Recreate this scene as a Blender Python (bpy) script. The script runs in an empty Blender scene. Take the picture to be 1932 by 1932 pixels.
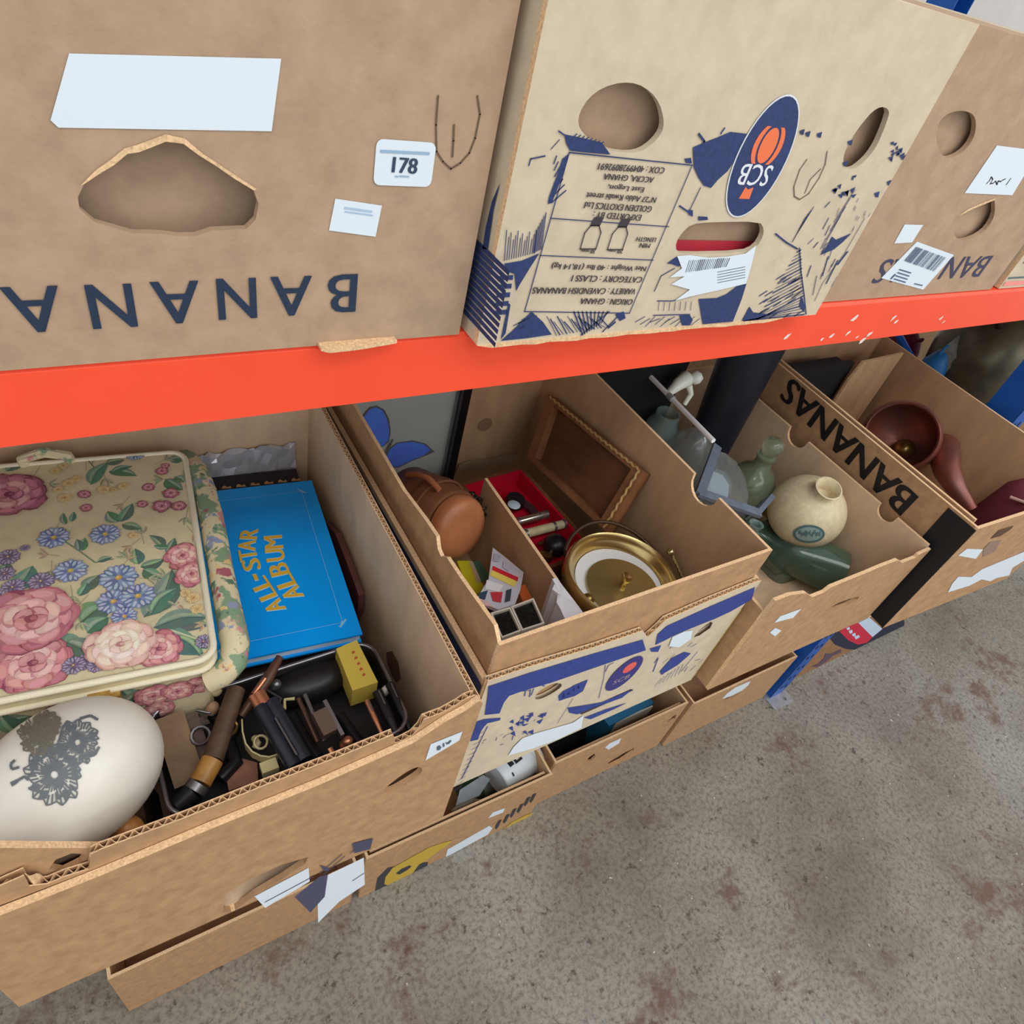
import bpy, math, random
from mathutils import Vector, Matrix
from mathutils.geometry import tessellate_polygon
random.seed(7)
SC = bpy.context.scene
COL = SC.collection
V = Vector

# ---------------------------------------------------------------- camera
CAM = V((0.0, -0.4, 1.564))
FPX = 1289.77
RIGHT = V((0.85104148, -0.4784799, 0.2162993))
DOWN = V((-0.19738853, -0.67322084, -0.71260892))
FWD = V((0.48658624, 0.56376474, -0.6673853))
cd = bpy.data.cameras.new('camera'); cam = bpy.data.objects.new('camera', cd); COL.objects.link(cam)
cd.sensor_fit = 'HORIZONTAL'; cd.sensor_width = 36; cd.lens = 36 * FPX / 1932; cd.clip_start = .01
_m = Matrix((RIGHT, -DOWN, -FWD)).transposed().to_4x4(); _m.translation = CAM
cam.matrix_world = _m
SC.camera = cam

# ---------------------------------------------------------------- light
w = bpy.data.worlds.new('world'); SC.world = w; w.use_nodes = True
w.node_tree.nodes['Background'].inputs[0].default_value = (.93, .97, 1, 1)
w.node_tree.nodes['Background'].inputs[1].default_value = 1.0

def area(name, loc, target, sx, sy, power, col):
    d = bpy.data.lights.new(name, 'AREA'); d.shape = 'RECTANGLE'; d.size = sx; d.size_y = sy
    d.energy = power; d.color = col
    o = bpy.data.objects.new(name, d); COL.objects.link(o); o.location = loc
    o.rotation_euler = (V(target) - V(loc)).to_track_quat('-Z', 'Y').to_euler()
    return o
area('ceiling_and_fill_light', (.6, -1.35, 3.5), (.6, -.9, 0), 3.6, .5, 28, (1, .97, .93))
area('ceiling_and_fill_light', (.7, -3.3, 3.2), (.7, 0, .9), 4.0, .6, 20, (1, .98, .95))  # added fill light aimed into the shelf to brighten the box interiors
area('ceiling_and_fill_light', (3.0, -2.2, 3.5), (2.4, -.8, 0), 2.6, .5, 20, (.97, .98, 1))

vs = SC.view_settings
vs.view_transform = 'Standard'; vs.look = 'None'; vs.exposure = -0.04; vs.gamma = 1; vs.use_curve_mapping = False

# ---------------------------------------------------------------- helpers
def ray(u, v):
    return (RIGHT * ((u - 966) / FPX) + DOWN * ((v - 966) / FPX) + FWD)
def P(u, v, x=None, y=None, z=None):
    """the world point on one real plane (x, y or z given) that shows at that spot of the photograph"""
    r = ray(u, v)
    k = ((x - CAM.x) / r.x) if x is not None else ((y - CAM.y) / r.y) if y is not None else ((z - CAM.z) / r.z)
    return CAM + r * k
class Frame:
    def __init__(s, O, a, b):
        s.O = V(O); s.a = V(a).normalized(); s.b = V(b).normalized(); s.n = s.a.cross(s.b).normalized()
    def at(s, p, off=0): return s.O + s.a * p[0] + s.b * p[1] + s.n * off
    def hit(s, u, v):
        r = ray(u, v); k = (s.O - CAM).dot(s.n) / r.dot(s.n); q = CAM + r * k - s.O
        return (q.dot(s.a), q.dot(s.b))
    def hits(s, pts): return [s.hit(*p) for p in pts]
def lin(c):
    return tuple((x / 255 / 12.92 if x / 255 <= .04045 else ((x / 255 + .055) / 1.055) ** 2.4) for x in c)

MATS = {}
def mat(name, rgb, rough=.6, metal=0., spec=.5, var=0., vscale=30., bump=0., bscale=200., trans=0., ior=1.45, alpha=1., dark=None, coat=0., attr=False, stretch=None):
    if name in MATS: return MATS[name]
    m = bpy.data.materials.new(name); m.use_nodes = True; nt = m.node_tree; b = nt.nodes['Principled BSDF']
    c = lin(rgb) + (1,)
    b.inputs['Base Color'].default_value = c; b.inputs['Roughness'].default_value = rough
    b.inputs['Metallic'].default_value = metal; b.inputs['Specular IOR Level'].default_value = spec
    b.inputs['Transmission Weight'].default_value = trans; b.inputs['IOR'].default_value = ior
    b.inputs['Alpha'].default_value = alpha; b.inputs['Coat Weight'].default_value = coat
    tc = nt.nodes.new('ShaderNodeTexCoord'); co = tc.outputs['Object']
    if stretch:
        mp = nt.nodes.new('ShaderNodeMapping'); mp.inputs['Scale'].default_value = stretch
        nt.links.new(co, mp.inputs[0]); co = mp.outputs[0]
    if attr:
        a = nt.nodes.new('ShaderNodeAttribute'); a.attribute_name = 'Col'
        nt.links.new(a.outputs['Color'], b.inputs['Base Color'])
    elif var > 0 or dark:
        n = nt.nodes.new('ShaderNodeTexNoise'); n.inputs['Scale'].default_value = vscale; n.inputs['Detail'].default_value = 6
        n.inputs['Roughness'].default_value = .65
        nt.links.new(co, n.inputs['Vector'])
        r = nt.nodes.new('ShaderNodeValToRGB'); nt.links.new(n.outputs['Fac'], r.inputs[0]); nt.links.new(r.outputs[0], b.inputs['Base Color'])
        d = lin(dark) if dark else tuple(x * (1 - var) for x in c[:3])
        r.color_ramp.elements[0].position = .36; r.color_ramp.elements[0].color = d + (1,)
        r.color_ramp.elements[1].position = .64; r.color_ramp.elements[1].color = (c if dark else tuple(min(1, x * (1 + var)) for x in c[:3]) + (1,))
    if bump > 0:
        n2 = nt.nodes.new('ShaderNodeTexNoise'); n2.inputs['Scale'].default_value = bscale; n2.inputs['Detail'].default_value = 4
        nt.links.new(co, n2.inputs['Vector'])
        bp = nt.nodes.new('ShaderNodeBump'); bp.inputs['Strength'].default_value = bump; bp.inputs['Distance'].default_value = .002
        nt.links.new(n2.outputs['Fac'], bp.inputs['Height']); nt.links.new(bp.outputs[0], b.inputs['Normal'])
    MATS[name] = m
    return m

class MB:
    """collects shapes in world coordinates; build() links them as one mesh object"""
    def __init__(s): s.v = []; s.f = []; s.m = []; s.c = []
    def add(s, vs_, fs, mi=0, col=(1, 1, 1)):
        k = len(s.v); s.v += [V(p) for p in vs_]
        for f in fs: s.f.append([k + i for i in f]); s.m.append(mi); s.c.append(col)
        return s
    def hexa(s, p, mi=0, col=(1, 1, 1)):
        return s.add(p, [(0, 3, 2, 1), (4, 5, 6, 7), (0, 1, 5, 4), (1, 2, 6, 5), (2, 3, 7, 6), (3, 0, 4, 7)], mi, col)
    def box(s, c, size, ax=None, mi=0, col=(1, 1, 1)):
        ax = ax or (V((1, 0, 0)), V((0, 1, 0)), V((0, 0, 1))); c = V(c); h = [ax[i] * size[i] / 2 for i in range(3)]
        return s.hexa([c + h[0] * i + h[1] * j + h[2] * k for k in (-1, 1) for i, j in ((-1, -1), (1, -1), (1, 1), (-1, 1))], mi, col)
    def plate(s, fr, outline, holes=(), t0=0., t1=.004, mi=0, ei=None, bi=None, col=(1, 1, 1)):
        ei = mi if ei is None else ei; bi = mi if bi is None else bi
        loops = [list(outline)] + [list(h) for h in holes]
        tris = tessellate_polygon([[V((p[0], p[1], 0)) for p in l] for l in loops])
        flat = [p for l in loops for p in l]; n = len(flat)
        vs_ = [fr.at(p, t0) for p in flat] + [fr.at(p, t1) for p in flat]
        fs = []
        for t in tris:
            a, b, c = (flat[i] for i in t)
            cr = (b[0] - a[0]) * (c[1] - a[1]) - (b[1] - a[1]) * (c[0] - a[0])
            t = tuple(t) if cr > 0 else tuple(reversed(t))
            fs.append(tuple(i + n for i in t)); fs.append(tuple(reversed(t)))
        s.add(vs_, fs, mi, col)
        if bi != mi:
            for q in range(len(s.m) - len(fs) + 1, len(s.m), 2): s.m[q] = bi
        k = 0; es = []; em = []
        for li, l in enumerate(loops):
            ar = sum(l[i][0] * l[(i + 1) % len(l)][1] - l[(i + 1) % len(l)][0] * l[i][1] for i in range(len(l)))
            ccw = (ar > 0) == (li == 0)
            for i in range(len(l)):
                a, b = k + i, k + (i + 1) % len(l)
                es.append((a, b, b + n, a + n) if ccw else (b, a, a + n, b + n)); em.append(ei if li == 0 else mi)
            k += len(l)
        base = len(s.v) - 2 * n
        for f, e_ in zip(es, em): s.f.append([base + i for i in f]); s.m.append(e_); s.c.append(col)
        return s
    def flat(s, fr, outline, off=.0006, mi=0, col=(1, 1, 1)):
        tris = tessellate_polygon([[V((p[0], p[1], 0)) for p in outline]])
        fs = []
        for t in tris:
            a, b, c = (outline[i] for i in t)
            cr = (b[0] - a[0]) * (c[1] - a[1]) - (b[1] - a[1]) * (c[0] - a[0])
            fs.append(tuple(t) if cr > 0 else tuple(reversed(t)))
        return s.add([fr.at(p, off) for p in outline], fs, mi, col)
    def line(s, fr, pts, wdt, off=.0006, mi=0, col=(1, 1, 1)):
        for a, b in zip(pts, pts[1:]):
            a = V(a).to_2d() if len(a) > 2 else V(a); b = V(b); d = b - a
            if d.length < 1e-7: continue
            nn = V((-d.y, d.x)).normalized() * wdt / 2; e = d.normalized() * wdt * .3
            s.flat(fr, [tuple(a - nn - e), tuple(b - nn + e), tuple(b + nn + e), tuple(a + nn - e)], off, mi, col)
        return s
    def lathe(s, prof, c, axis=(0, 0, 1), seg=28, mi=0, col=(1, 1, 1), sq=(1, 1), ref=None, cap=True):
        """prof: (radius, height) from one end to the other"""
        ax = V(axis).normalized(); x = ax.orthogonal().normalized() if ref is None else (V(ref) - ax * V(ref).dot(ax)).normalized(); y = ax.cross(x); c = V(c)
        vs_ = []; fs = []
        for r, h in prof:
            for i in range(seg):
                t = 2 * math.pi * i / seg; vs_.append(c + ax * h + x * (r * sq[0] * math.cos(t)) + y * (r * sq[1] * math.sin(t)))
        for j in range(len(prof) - 1):
            for i in range(seg):
                i2 = (i + 1) % seg; fs.append((j * seg + i, j * seg + i2, (j + 1) * seg + i2, (j + 1) * seg + i))
        if cap and prof[0][0] > 1e-6: fs.append(tuple(reversed(range(seg))))
        if cap and prof[-1][0] > 1e-6: fs.append(tuple((len(prof) - 1) * seg + i for i in range(seg)))
        return s.add(vs_, fs, mi, col)
    def tube(s, pts, r, seg=10, closed=False, mi=0, col=(1, 1, 1), flatn=None):
        pts = [V(p) for p in pts]; n = len(pts); rs = r if isinstance(r, (list, tuple)) else [r] * n
        vs_ = []; fs = []; prev = None
        for i, p in enumerate(pts):
            if closed: t = pts[(i + 1) % n] - pts[i - 1]
            else: t = pts[min(i + 1, n - 1)] - pts[max(i - 1, 0)]
            t.normalize()
            x = t.orthogonal().normalized() if prev is None else (prev - t * prev.dot(t)).normalized()
            prev = x; y = t.cross(x)
            for k in range(seg):
                a = 2 * math.pi * k / seg; vs_.append(p + x * rs[i] * math.cos(a) + y * rs[i] * math.sin(a))
        for i in range(n if closed else n - 1):
            j = (i + 1) % n
            for k in range(seg):
                k2 = (k + 1) % seg; fs.append((i * seg + k, i * seg + k2, j * seg + k2, j * seg + k))
        if not closed:
            fs.append(tuple(reversed(range(seg)))); fs.append(tuple((n - 1) * seg + k for k in range(seg)))
        return s.add(vs_, fs, mi, col)
    def ribbon(s, pts, side, wd, th, mi=0, col=(1, 1, 1)):
        """flat strip following pts, width wd along side, thickness th"""
        pts = [V(p) for p in pts]; side = V(side).normalized(); n = len(pts); vs_ = []; fs = []
        for i, p in enumerate(pts):
            t = (pts[min(i + 1, n - 1)] - pts[max(i - 1, 0)]).normalized(); nn = t.cross(side).normalized()
            for a, b in ((-1, -1), (1, -1), (1, 1), (-1, 1)): vs_.append(p + side * a * wd / 2 + nn * b * th / 2)
        for i in range(n - 1):
            for k in range(4): fs.append((i * 4 + k, i * 4 + (k + 1) % 4, i * 4 + 4 + (k + 1) % 4, i * 4 + 4 + k))
        fs += [(3, 2, 1, 0), tuple((n - 1) * 4 + k for k in range(4))]
        return s.add(vs_, fs, mi, col)
    def build(s, name, mats, parent=None, base=None, smooth=None, kind=None, label=None):
        if not isinstance(mats, (list, tuple)): mats = [mats]
        base = V(base) if base is not None else (V(parent['_b']) if parent is not None and '_b' in parent else V((0, 0, 0)))
        me = bpy.data.meshes.new(name); me.from_pydata([tuple(p - base) for p in s.v], [], s.f)
        for m in mats: me.materials.append(m)
        me.polygons.foreach_set('material_index', s.m)
        if any(c != (1, 1, 1) for c in s.c):
            at = me.color_attributes.new('Col', 'FLOAT_COLOR', 'CORNER'); buf = []
            for f, c in zip(s.f, s.c):
                l = lin(c)
                for _ in f: buf += [l[0], l[1], l[2], 1]
            at.data.foreach_set('color', buf)
        if smooth is not None:
            me.shade_smooth(); me.set_sharp_from_angle(angle=math.radians(smooth))
        me.update()
        o = bpy.data.objects.new(name, me); COL.objects.link(o)
        if parent is not None: o.parent = parent
        else: o.location = base
        if kind: o['kind'] = kind
        if label: o['label'] = label
        return o
BASES = []
def thing(name, label, cat, base, group=None):
    o = bpy.data.objects.new(name, None); COL.objects.link(o); o.location = base; o.empty_display_size = .02
    o['label'] = label; o['category'] = cat; o['_b'] = tuple(base); BASES.append(o)
    if group: o['group'] = group
    return o
def sub(mb, name, mats, part, root, smooth=None, label=None):
    """a sub-part under a part (same local origin as its thing)"""
    return mb.build(name, mats, part, V(root['_b']), smooth, label=label)
def rect(s0, t0, s1, t1): return [(s0, t0), (s1, t0), (s1, t1), (s0, t1)]
def ell(c, rx, ry, n=20, rot=0, a0=0, a1=360):
    full = (a1 - a0) % 360 == 0; m = n if full else n + 1; o = []
    for i in range(m):
        t = math.radians(a0 + (a1 - a0) * i / n); x, y = rx * math.cos(t), ry * math.sin(t)
        o.append((c[0] + x * math.cos(rot) - y * math.sin(rot), c[1] + x * math.sin(rot) + y * math.cos(rot)))
    return o
def rrect(c, wd, h, r, n=4, rot=0):
    o = []
    for (sx, sy, a) in ((1, 1, 0), (-1, 1, 90), (-1, -1, 180), (1, -1, 270)):
        for i in range(n + 1):
            t = math.radians(a + 90 * i / n); o.append((sx * (wd / 2 - r) + r * math.cos(t), sy * (h / 2 - r) + r * math.sin(t)))
    return [(c[0] + x * math.cos(rot) - y * math.sin(rot), c[1] + x * math.sin(rot) + y * math.cos(rot)) for x, y in o]
def jag(a, b, n, amp, rnd):
    return [(a[0] + (b[0] - a[0]) * i / n + rnd.uniform(-amp, amp) * .4, a[1] + (b[1] - a[1]) * i / n + rnd.uniform(-amp, amp)) for i in range(n + 1)]
def chaikin(pts, it=2):
    for _ in range(it):
        o = []
        for i in range(len(pts)):
            a, b = pts[i], pts[(i + 1) % len(pts)]; o += [(a[0] * .75 + b[0] * .25, a[1] * .75 + b[1] * .25), (a[0] * .25 + b[0] * .75, a[1] * .25 + b[1] * .75)]
        pts = o
    return pts
_tc = {}
def text2d(body):
    if body in _tc: return _tc[body]
    cu = bpy.data.curves.new('t', 'FONT'); cu.body = body; cu.align_x = 'CENTER'; cu.align_y = 'CENTER'; cu.resolution_u = 3
    ob = bpy.data.objects.new('t', cu); COL.objects.link(ob)
    dg = bpy.context.evaluated_depsgraph_get(); dg.update()
    me = bpy.data.meshes.new_from_object(ob.evaluated_get(dg))
    vs_ = [tuple(v.co) for v in me.vertices]; fs = [tuple(p.vertices) for p in me.polygons]
    bpy.data.objects.remove(ob); bpy.data.curves.remove(cu); bpy.data.meshes.remove(me)
    xs = [p[0] for p in vs_]; ys = [p[1] for p in vs_]; cx = (min(xs) + max(xs)) / 2; cy = (min(ys) + max(ys)) / 2
    wd = max(xs) - min(xs); h = max(ys) - min(ys)
    _tc[body] = ([((x - cx) / wd, (y - cy) / h) for x, y, *_ in vs_], fs, wd / h)
    return _tc[body]
def put_text(mb, fr, body, c, wd, h, rot=0, off=.0008, mi=0, col=(1, 1, 1), shear=0, bold=0):
    pts, fs, asp = text2d(body); ca, sa = math.cos(rot), math.sin(rot)
    if h is None: h = wd / asp
    if wd is None: wd = h * asp
    for ci, dx in enumerate((0,) if not bold else (-bold, 0, bold)):
        o = []
        for x, y in pts:
            X = x * wd + y * h * shear + dx; Y = y * h; o.append(fr.at((c[0] + X * ca - Y * sa, c[1] + X * sa + Y * ca), off + ci * 4e-5))
        mb.add(o, fs, mi, col)

# ---------------------------------------------------------------- materials
KR = mat('kraft', (178, 140, 103), .85, spec=.2, var=.13, vscale=60, bump=.12, bscale=350)
KR2 = mat('kraft_grey', (178, 150, 124), .85, spec=.2, var=.10, vscale=40, bump=.12, bscale=350)
KRP = mat('kraft_pale', (206, 190, 164), .8, spec=.25, var=.07, vscale=50, bump=.08, bscale=300)
KRD = mat('kraft_inner', (192, 156, 120), .88, spec=.2, var=.12, vscale=25, bump=.1, bscale=300, stretch=(1, 1, .35))
KRL = mat('kraft_inner_light', (216, 186, 154), .88, spec=.2, var=.10, vscale=25, bump=.1, bscale=300, stretch=(1, 1, .35))
KE = mat('kraft_cut_edge', (226, 190, 148), .9, spec=.1, var=.22, vscale=500)
NAVY = mat('navy_ink', (44, 58, 104), .7, var=.18, vscale=300)
INK = mat('dark_blue_ink', (35, 50, 74), .75, var=.12, vscale=300)
BLK = mat('black_ink', (22, 21, 23), .6)
PENINK = mat('brown_pen_ink', (104, 84, 66), .8)
GREYINK = mat('grey_ink', (88, 98, 112), .8)
LABEL = mat('label_paper', (222, 232, 240), .5, spec=.4)
ORANGE = mat('orange_ink', (238, 118, 70), .7)
WHITEINK = mat('white_ink', (222, 226, 230), .7)
BEAM = mat('orange_beam_paint', (255, 84, 52), .42, spec=.45, var=.05, vscale=9, bump=.05, bscale=40)
CHIP = mat('chipped_primer', (232, 214, 204), .7)
BLUEP = mat('blue_rack_paint', (20, 84, 170), .4, spec=.5, var=.1, vscale=20)
GALV = mat('galvanised_steel', (178, 182, 186), .42, metal=.7, var=.15, vscale=60)
BOARD = mat('chipboard', (150, 120, 84), .85, var=.25, vscale=90)
PRINT = mat('colour_print', (255, 255, 255), .55, attr=True)
FABRIC = mat('fabric_print', (255, 255, 255), .85, spec=.15, attr=True, bump=.25, bscale=900)

# ================================================================ the setting
def concrete():
    m = bpy.data.materials.new('stained_concrete'); m.use_nodes = True; nt = m.node_tree; b = nt.nodes['Principled BSDF']
    b.inputs['Roughness'].default_value = .78; b.inputs['Specular IOR Level'].default_value = .3
    tc = nt.nodes.new('ShaderNodeTexCoord')
    def noise(sc, det, rough, off=(0, 0, 0)):
        mp = nt.nodes.new('ShaderNodeMapping'); mp.inputs['Location'].default_value = off; nt.links.new(tc.outputs['Object'], mp.inputs[0])
        n = nt.nodes.new('ShaderNodeTexNoise'); n.inputs['Scale'].default_value = sc; n.inputs['Detail'].default_value = det; n.inputs['Roughness'].default_value = rough
        nt.links.new(mp.outputs[0], n.inputs['Vector']); return n.outputs['Fac']
    def ramp(src, p0, c0, p1, c1):
        r = nt.nodes.new('ShaderNodeValToRGB'); nt.links.new(src, r.inputs[0])
        r.color_ramp.elements[0].position = p0; r.color_ramp.elements[0].color = c0; r.color_ramp.elements[1].position = p1; r.color_ramp.elements[1].color = c1
        return r.outputs[0]
    def mix(f, a, c):
        x = nt.nodes.new('ShaderNodeMix'); x.data_type = 'RGBA'; nt.links.new(f, x.inputs['Factor']); nt.links.new(a, x.inputs[6])
        if isinstance(c, tuple): x.inputs[7].default_value = c
        else: nt.links.new(c, x.inputs[7])
        return x.outputs[2]
    k, wt = (0, 0, 0, 1), (1, 1, 1, 1)
    base = ramp(noise(2.6, 8, .62), .35, lin((118, 110, 97)) + (1,), .66, lin((154, 147, 134)) + (1,))
    big = ramp(noise(1.3, 4, .5, (2.2, .4, 0)), .45, k, .68, (.55, .55, .55, 1)); base = mix(big, base, lin((172, 170, 164)) + (1,))
    fine = ramp(noise(95, 5, .75), .45, k, .68, (.75, .75, .75, 1))
    c = mix(fine, base, lin((78, 68, 58)) + (1,))
    spk = ramp(noise(34, 3, .75, (3, 1, 0)), .60, k, .68, (.75, .75, .75, 1))
    c = mix(spk, c, lin((72, 60, 52)) + (1,))
    red = ramp(noise(5.2, 9, .72, (7.3, 2.1, 0)), .555, k, .64, (.8, .8, .8, 1))
    c = mix(red, c, lin((106, 76, 66)) + (1,))
    drk = ramp(noise(7, 8, .7, (1.3, 8.1, 0)), .6, k, .7, (.55, .55, .55, 1))
    c = mix(drk, c, lin((78, 70, 62)) + (1,))
    wh = ramp(noise(60, 2, .5, (9, 4, 0)), .735, k, .76, (.8, .8, .8, 1))
    c = mix(wh, c, lin((214, 210, 204)) + (1,))
    nt.links.new(c, b.inputs['Base Color'])
    bp = nt.nodes.new('ShaderNodeBump'); bp.inputs['Strength'].default_value = .25; bp.inputs['Distance'].default_value = .003
    nt.links.new(noise(120, 5, .6), bp.inputs['Height']); nt.links.new(bp.outputs[0], b.inputs['Normal'])
    return m
CONC = concrete()
g = MB(); g.hexa([(-3, -3.5, -.08), (7, -3.5, -.08), (7, 1.2, -.08), (-3, 1.2, -.08), (-3, -3.5, 0), (7, -3.5, 0), (7, 1.2, 0), (-3, 1.2, 0)])
g.build('floor', CONC, kind='structure')
g = MB(); g.box((2, .95, 1.7), (10, .1, 3.4))
g.build('wall_back', mat('painted_block_wall', (208, 206, 202), .9, var=.05, vscale=8, bump=.1, bscale=60), kind='structure')

# ---- the shelving rack: one thing of posts, beams and boards
ZS, ZT = .786, 1.307          # lower shelf top, upper shelf top
rk = thing('shelving_rack', 'steel shelving rack with orange front beam and blue uprights', 'shelf', (1.54, .25, 0))
XL, XR = -.62, 2.60
def beam(y0, zt, name='beam'):
    s = 1 if y0 < .3 else -1
    prof = [(0, -.0525), (0, -.003), (.003, 0), (.012, 0), (.015, -.003), (.015, -.006), (.04, -.006), (.04, -.0525)]
    h = MB(); n = len(prof); vs_ = [V((x, y0 + s * a, zt + b)) for x in (XL, XR) for a, b in prof]
    fs = [(i, i + n, (i + 1) % n + n, (i + 1) % n) if s > 0 else ((i + 1) % n, (i + 1) % n + n, i + n, i) for i in range(n)]
    fs += [tuple(range(n)) if s > 0 else tuple(reversed(range(n))), tuple(range(2 * n - 1, n - 1, -1)) if s > 0 else tuple(range(n, 2 * n))]
    h.add(vs_, fs); return h.build(name, BEAM, rk, label='orange painted steel beam')
fb = beam(0, ZT)
beam(.62, ZT); beam(0.0, ZS); beam(.62, ZS)
bf = Frame((0, 0, ZT), (1, 0, 0), (0, 0, 1)); g = MB()
rnd = random.Random(3)
for (u, v, r) in ((1485, 634, 6), (1611, 601, 6), (1568, 634, 4), (1600, 628, 4), (1640, 630, 5), (1629, 640, 6), (1686, 599, 5), (1690, 607, 4), (1775, 600, 4), (1780, 607, 3), (1616, 636, 3), (1550, 640, 3)):
    c = bf.hit(u, v); q = r * .0008
    g.flat(bf, [(c[0] + q * rnd.uniform(.5, 1.2) * math.cos(t) + q * .6 * math.sin(t), c[1] + q * rnd.uniform(.5, 1.3) * math.sin(t)) for t in [i * .9 for i in range(7)]], .0004)
sub(g, 'paint_chip', CHIP, fb, rk)['kind'] = 'stuff'
for zt in (ZT, ZS):
    h = MB(); h.box(((XL + XR) / 2, .31, zt - .004), (XR - XL - .01, .585, .012)); h.build('shelf_board', BOARD, rk)
def post(x, y):
    h = MB(); wl = .052; dp = .06; t = .0022; s = 1 if y < .3 else -1
    h.box((x, y + s * .001, 1.0), (wl, t, 2.0))
    for sx in (-1, 1): h.box((x + sx * (wl / 2 - t / 2), y + s * dp / 2, 1.0), (t, dp, 2.0))
    p = h.build('upright', BLUEP, rk, label='blue painted steel upright')
    k = MB(); fr = Frame((x - wl / 2, y - .0002, 0), (1, 0, 0), (0, 0, 1)) if s > 0 else Frame((x + wl / 2, y + .0002, 0), (-1, 0, 0), (0, 0, 1))
    for i in range(39):
        for c in (.016, .036): k.flat(fr, rrect((c, .05 + i * .05), .007, .016, .003, 2), .0006)
    sub(k, 'slot_hole', BLK, p, rk)['kind'] = 'stuff'
    f = MB(); fr2 = Frame((x - .045, y - .035 if s > 0 else y - .06, 0), (1, 0, 0), (0, 1, 0))
    f.plate(fr2, rrect((.045, .045), .085, .095, .006), [ell((.062, .016), .006, .006, 10)], 0, .004)
    f.build('foot_plate', GALV, rk, label='galvanised foot plate')
for x in (1.536, -.61):
    post(x, 0.0); post(x, .62)
    for zb in (.3, .9, 1.5):
        h = MB(); h.tube([(x, .05, zb), (x, .58, zb + .25)], .008, 6); h.build('cross_brace', BLUEP, rk)

# ================================================================ cardboard banana boxes
Z3 = V((0, 0, 1))
class Carton:
    def __init__(s, name, label, FL, FR, z0, z1, depth, mo=KR, mi=KRD, group=None, th=.005):
        s.FL = V((FL[0], FL[1], z0)); s.FR = V((FR[0], FR[1], z0)); a = (s.FR - s.FL).normalized(); d = V((-a.y, a.x, 0)); s.a, s.d = a, d
        s.W = (s.FR - s.FL).length; s.D = depth; s.H = z1 - z0; s.th = th; s.mo, s.mi = mo, mi; s.z0 = z0
        s.BL = s.FL + d * depth; s.BR = s.FR + d * depth
        s.root = thing(name, label, 'box', (s.FL + s.BR) / 2, group)
        s.fr = {'front': Frame(s.FL, a, Z3), 'right': Frame(s.FR, d, Z3), 'back': Frame(s.BR, -a, Z3), 'left': Frame(s.BL, -d, Z3)}
        s.parts = {}
    def frame(s, side, inset=0):
        f = s.fr[side]; return Frame(f.O - f.n * inset, f.a, f.b)
    def panel(s, side, top=None, holes=(), inset=0., th=None, name=None, flute=False, mo=None, mi=None, h=None, bot=0., mitre=None, label=None):
        th = th or s.th; f = s.frame(side, inset); L = s.W if side in ('front', 'back') else s.D
        m0 = inset if side in ('front', 'back') else inset + th; m0 = m0 if mitre is None else mitre
        h = h or s.H
        top = top or [(L - m0, h), (m0, h)]
        out = [(m0, bot), (L - m0, bot)] + list(top)
        g = MB()
        if not flute:
            g.plate(f, out, holes, -th, 0, 0, 2, 1)
        else:
            lt = .0009
            g.plate(f, out, holes, -lt, 0, 0, 2, 1); g.plate(f, out, holes, -th, -th + lt, 0, 2, 1)
            tp = sorted(top, key=lambda q: q[0])
            def tz(x):
                for p, q in zip(tp, tp[1:]):
                    if p[0] <= x <= q[0]: return p[1] + (q[1] - p[1]) * (x - p[0]) / max(1e-6, q[0] - p[0])
                return tp[0][1] if x < tp[0][0] else tp[-1][1]
            n = int((L - 2 * m0) / .0011); vs_ = []; fs = []
            for i in range(n + 1):
                x = m0 + (L - 2 * m0) * i / n; o = -th / 2 + math.sin(x / .0075 * 2 * math.pi) * (th / 2 - lt)
                zt = tz(x) - .0006; vs_ += [f.at((x, max(bot, zt - .03)), o), f.at((x, zt), o), f.at((x, zt), o - .0007), f.at((x, max(bot, zt - .03)), o - .0007)]
            for i in range(n):
                for k in range(3): fs.append((i * 4 + k, i * 4 + k + 1, i * 4 + 5 + k, i * 4 + 4 + k))
            g.add(vs_, fs, 2)
        nm = name or {'front': 'front_panel', 'back': 'back_panel'}.get(side, 'side_panel')
        o = g.build(nm, [mo or s.mo, mi or s.mi, KE], s.root, label=label)
        s.parts.setdefault(side, o); return o
    def bottom(s, z=0., name='bottom_panel', m=None):
        g = MB(); f = Frame(s.FL + Z3 * z, s.a, s.d); g.plate(f, rect(.006, .006, s.W - .006, s.D - .006), (), 0, .004, 0)
        return g.build(name, m or s.mi, s.root)
    def hit(s, side, u, v, inset=0): return s.frame(side, inset).hit(u, v)
    def sticker(s, side, px, name, m=LABEL, inset=0., off=.0006, part=None):
        f = s.frame(side, inset); g = MB(); g.flat(f, f.hits(px), off); return sub(g, name, m, part or s.parts[side], s.root)
    def decal(s, side, g, name, m, part=None, label=None): return sub(g, name, m, part or s.parts[side], s.root, label=label)
def up_text(g, fr, body, pa, pb, ht, mi=0, col=(1, 1, 1), off=.0008, bold=0):
    """lettering turned upside down: pa, pb = photo spots of the leftmost and rightmost glyph middles"""
    a, b = fr.hit(*pa), fr.hit(*pb); c = ((a[0] + b[0]) / 2, (a[1] + b[1]) / 2)
    ang = math.atan2(b[1] - a[1], b[0] - a[0])
    put_text(g, fr, body, c, math.hypot(b[0] - a[0], b[1] - a[1]), ht, math.pi + ang, off, mi, col, 0, bold)
CG = 'cardboard banana boxes on the rack'

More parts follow.
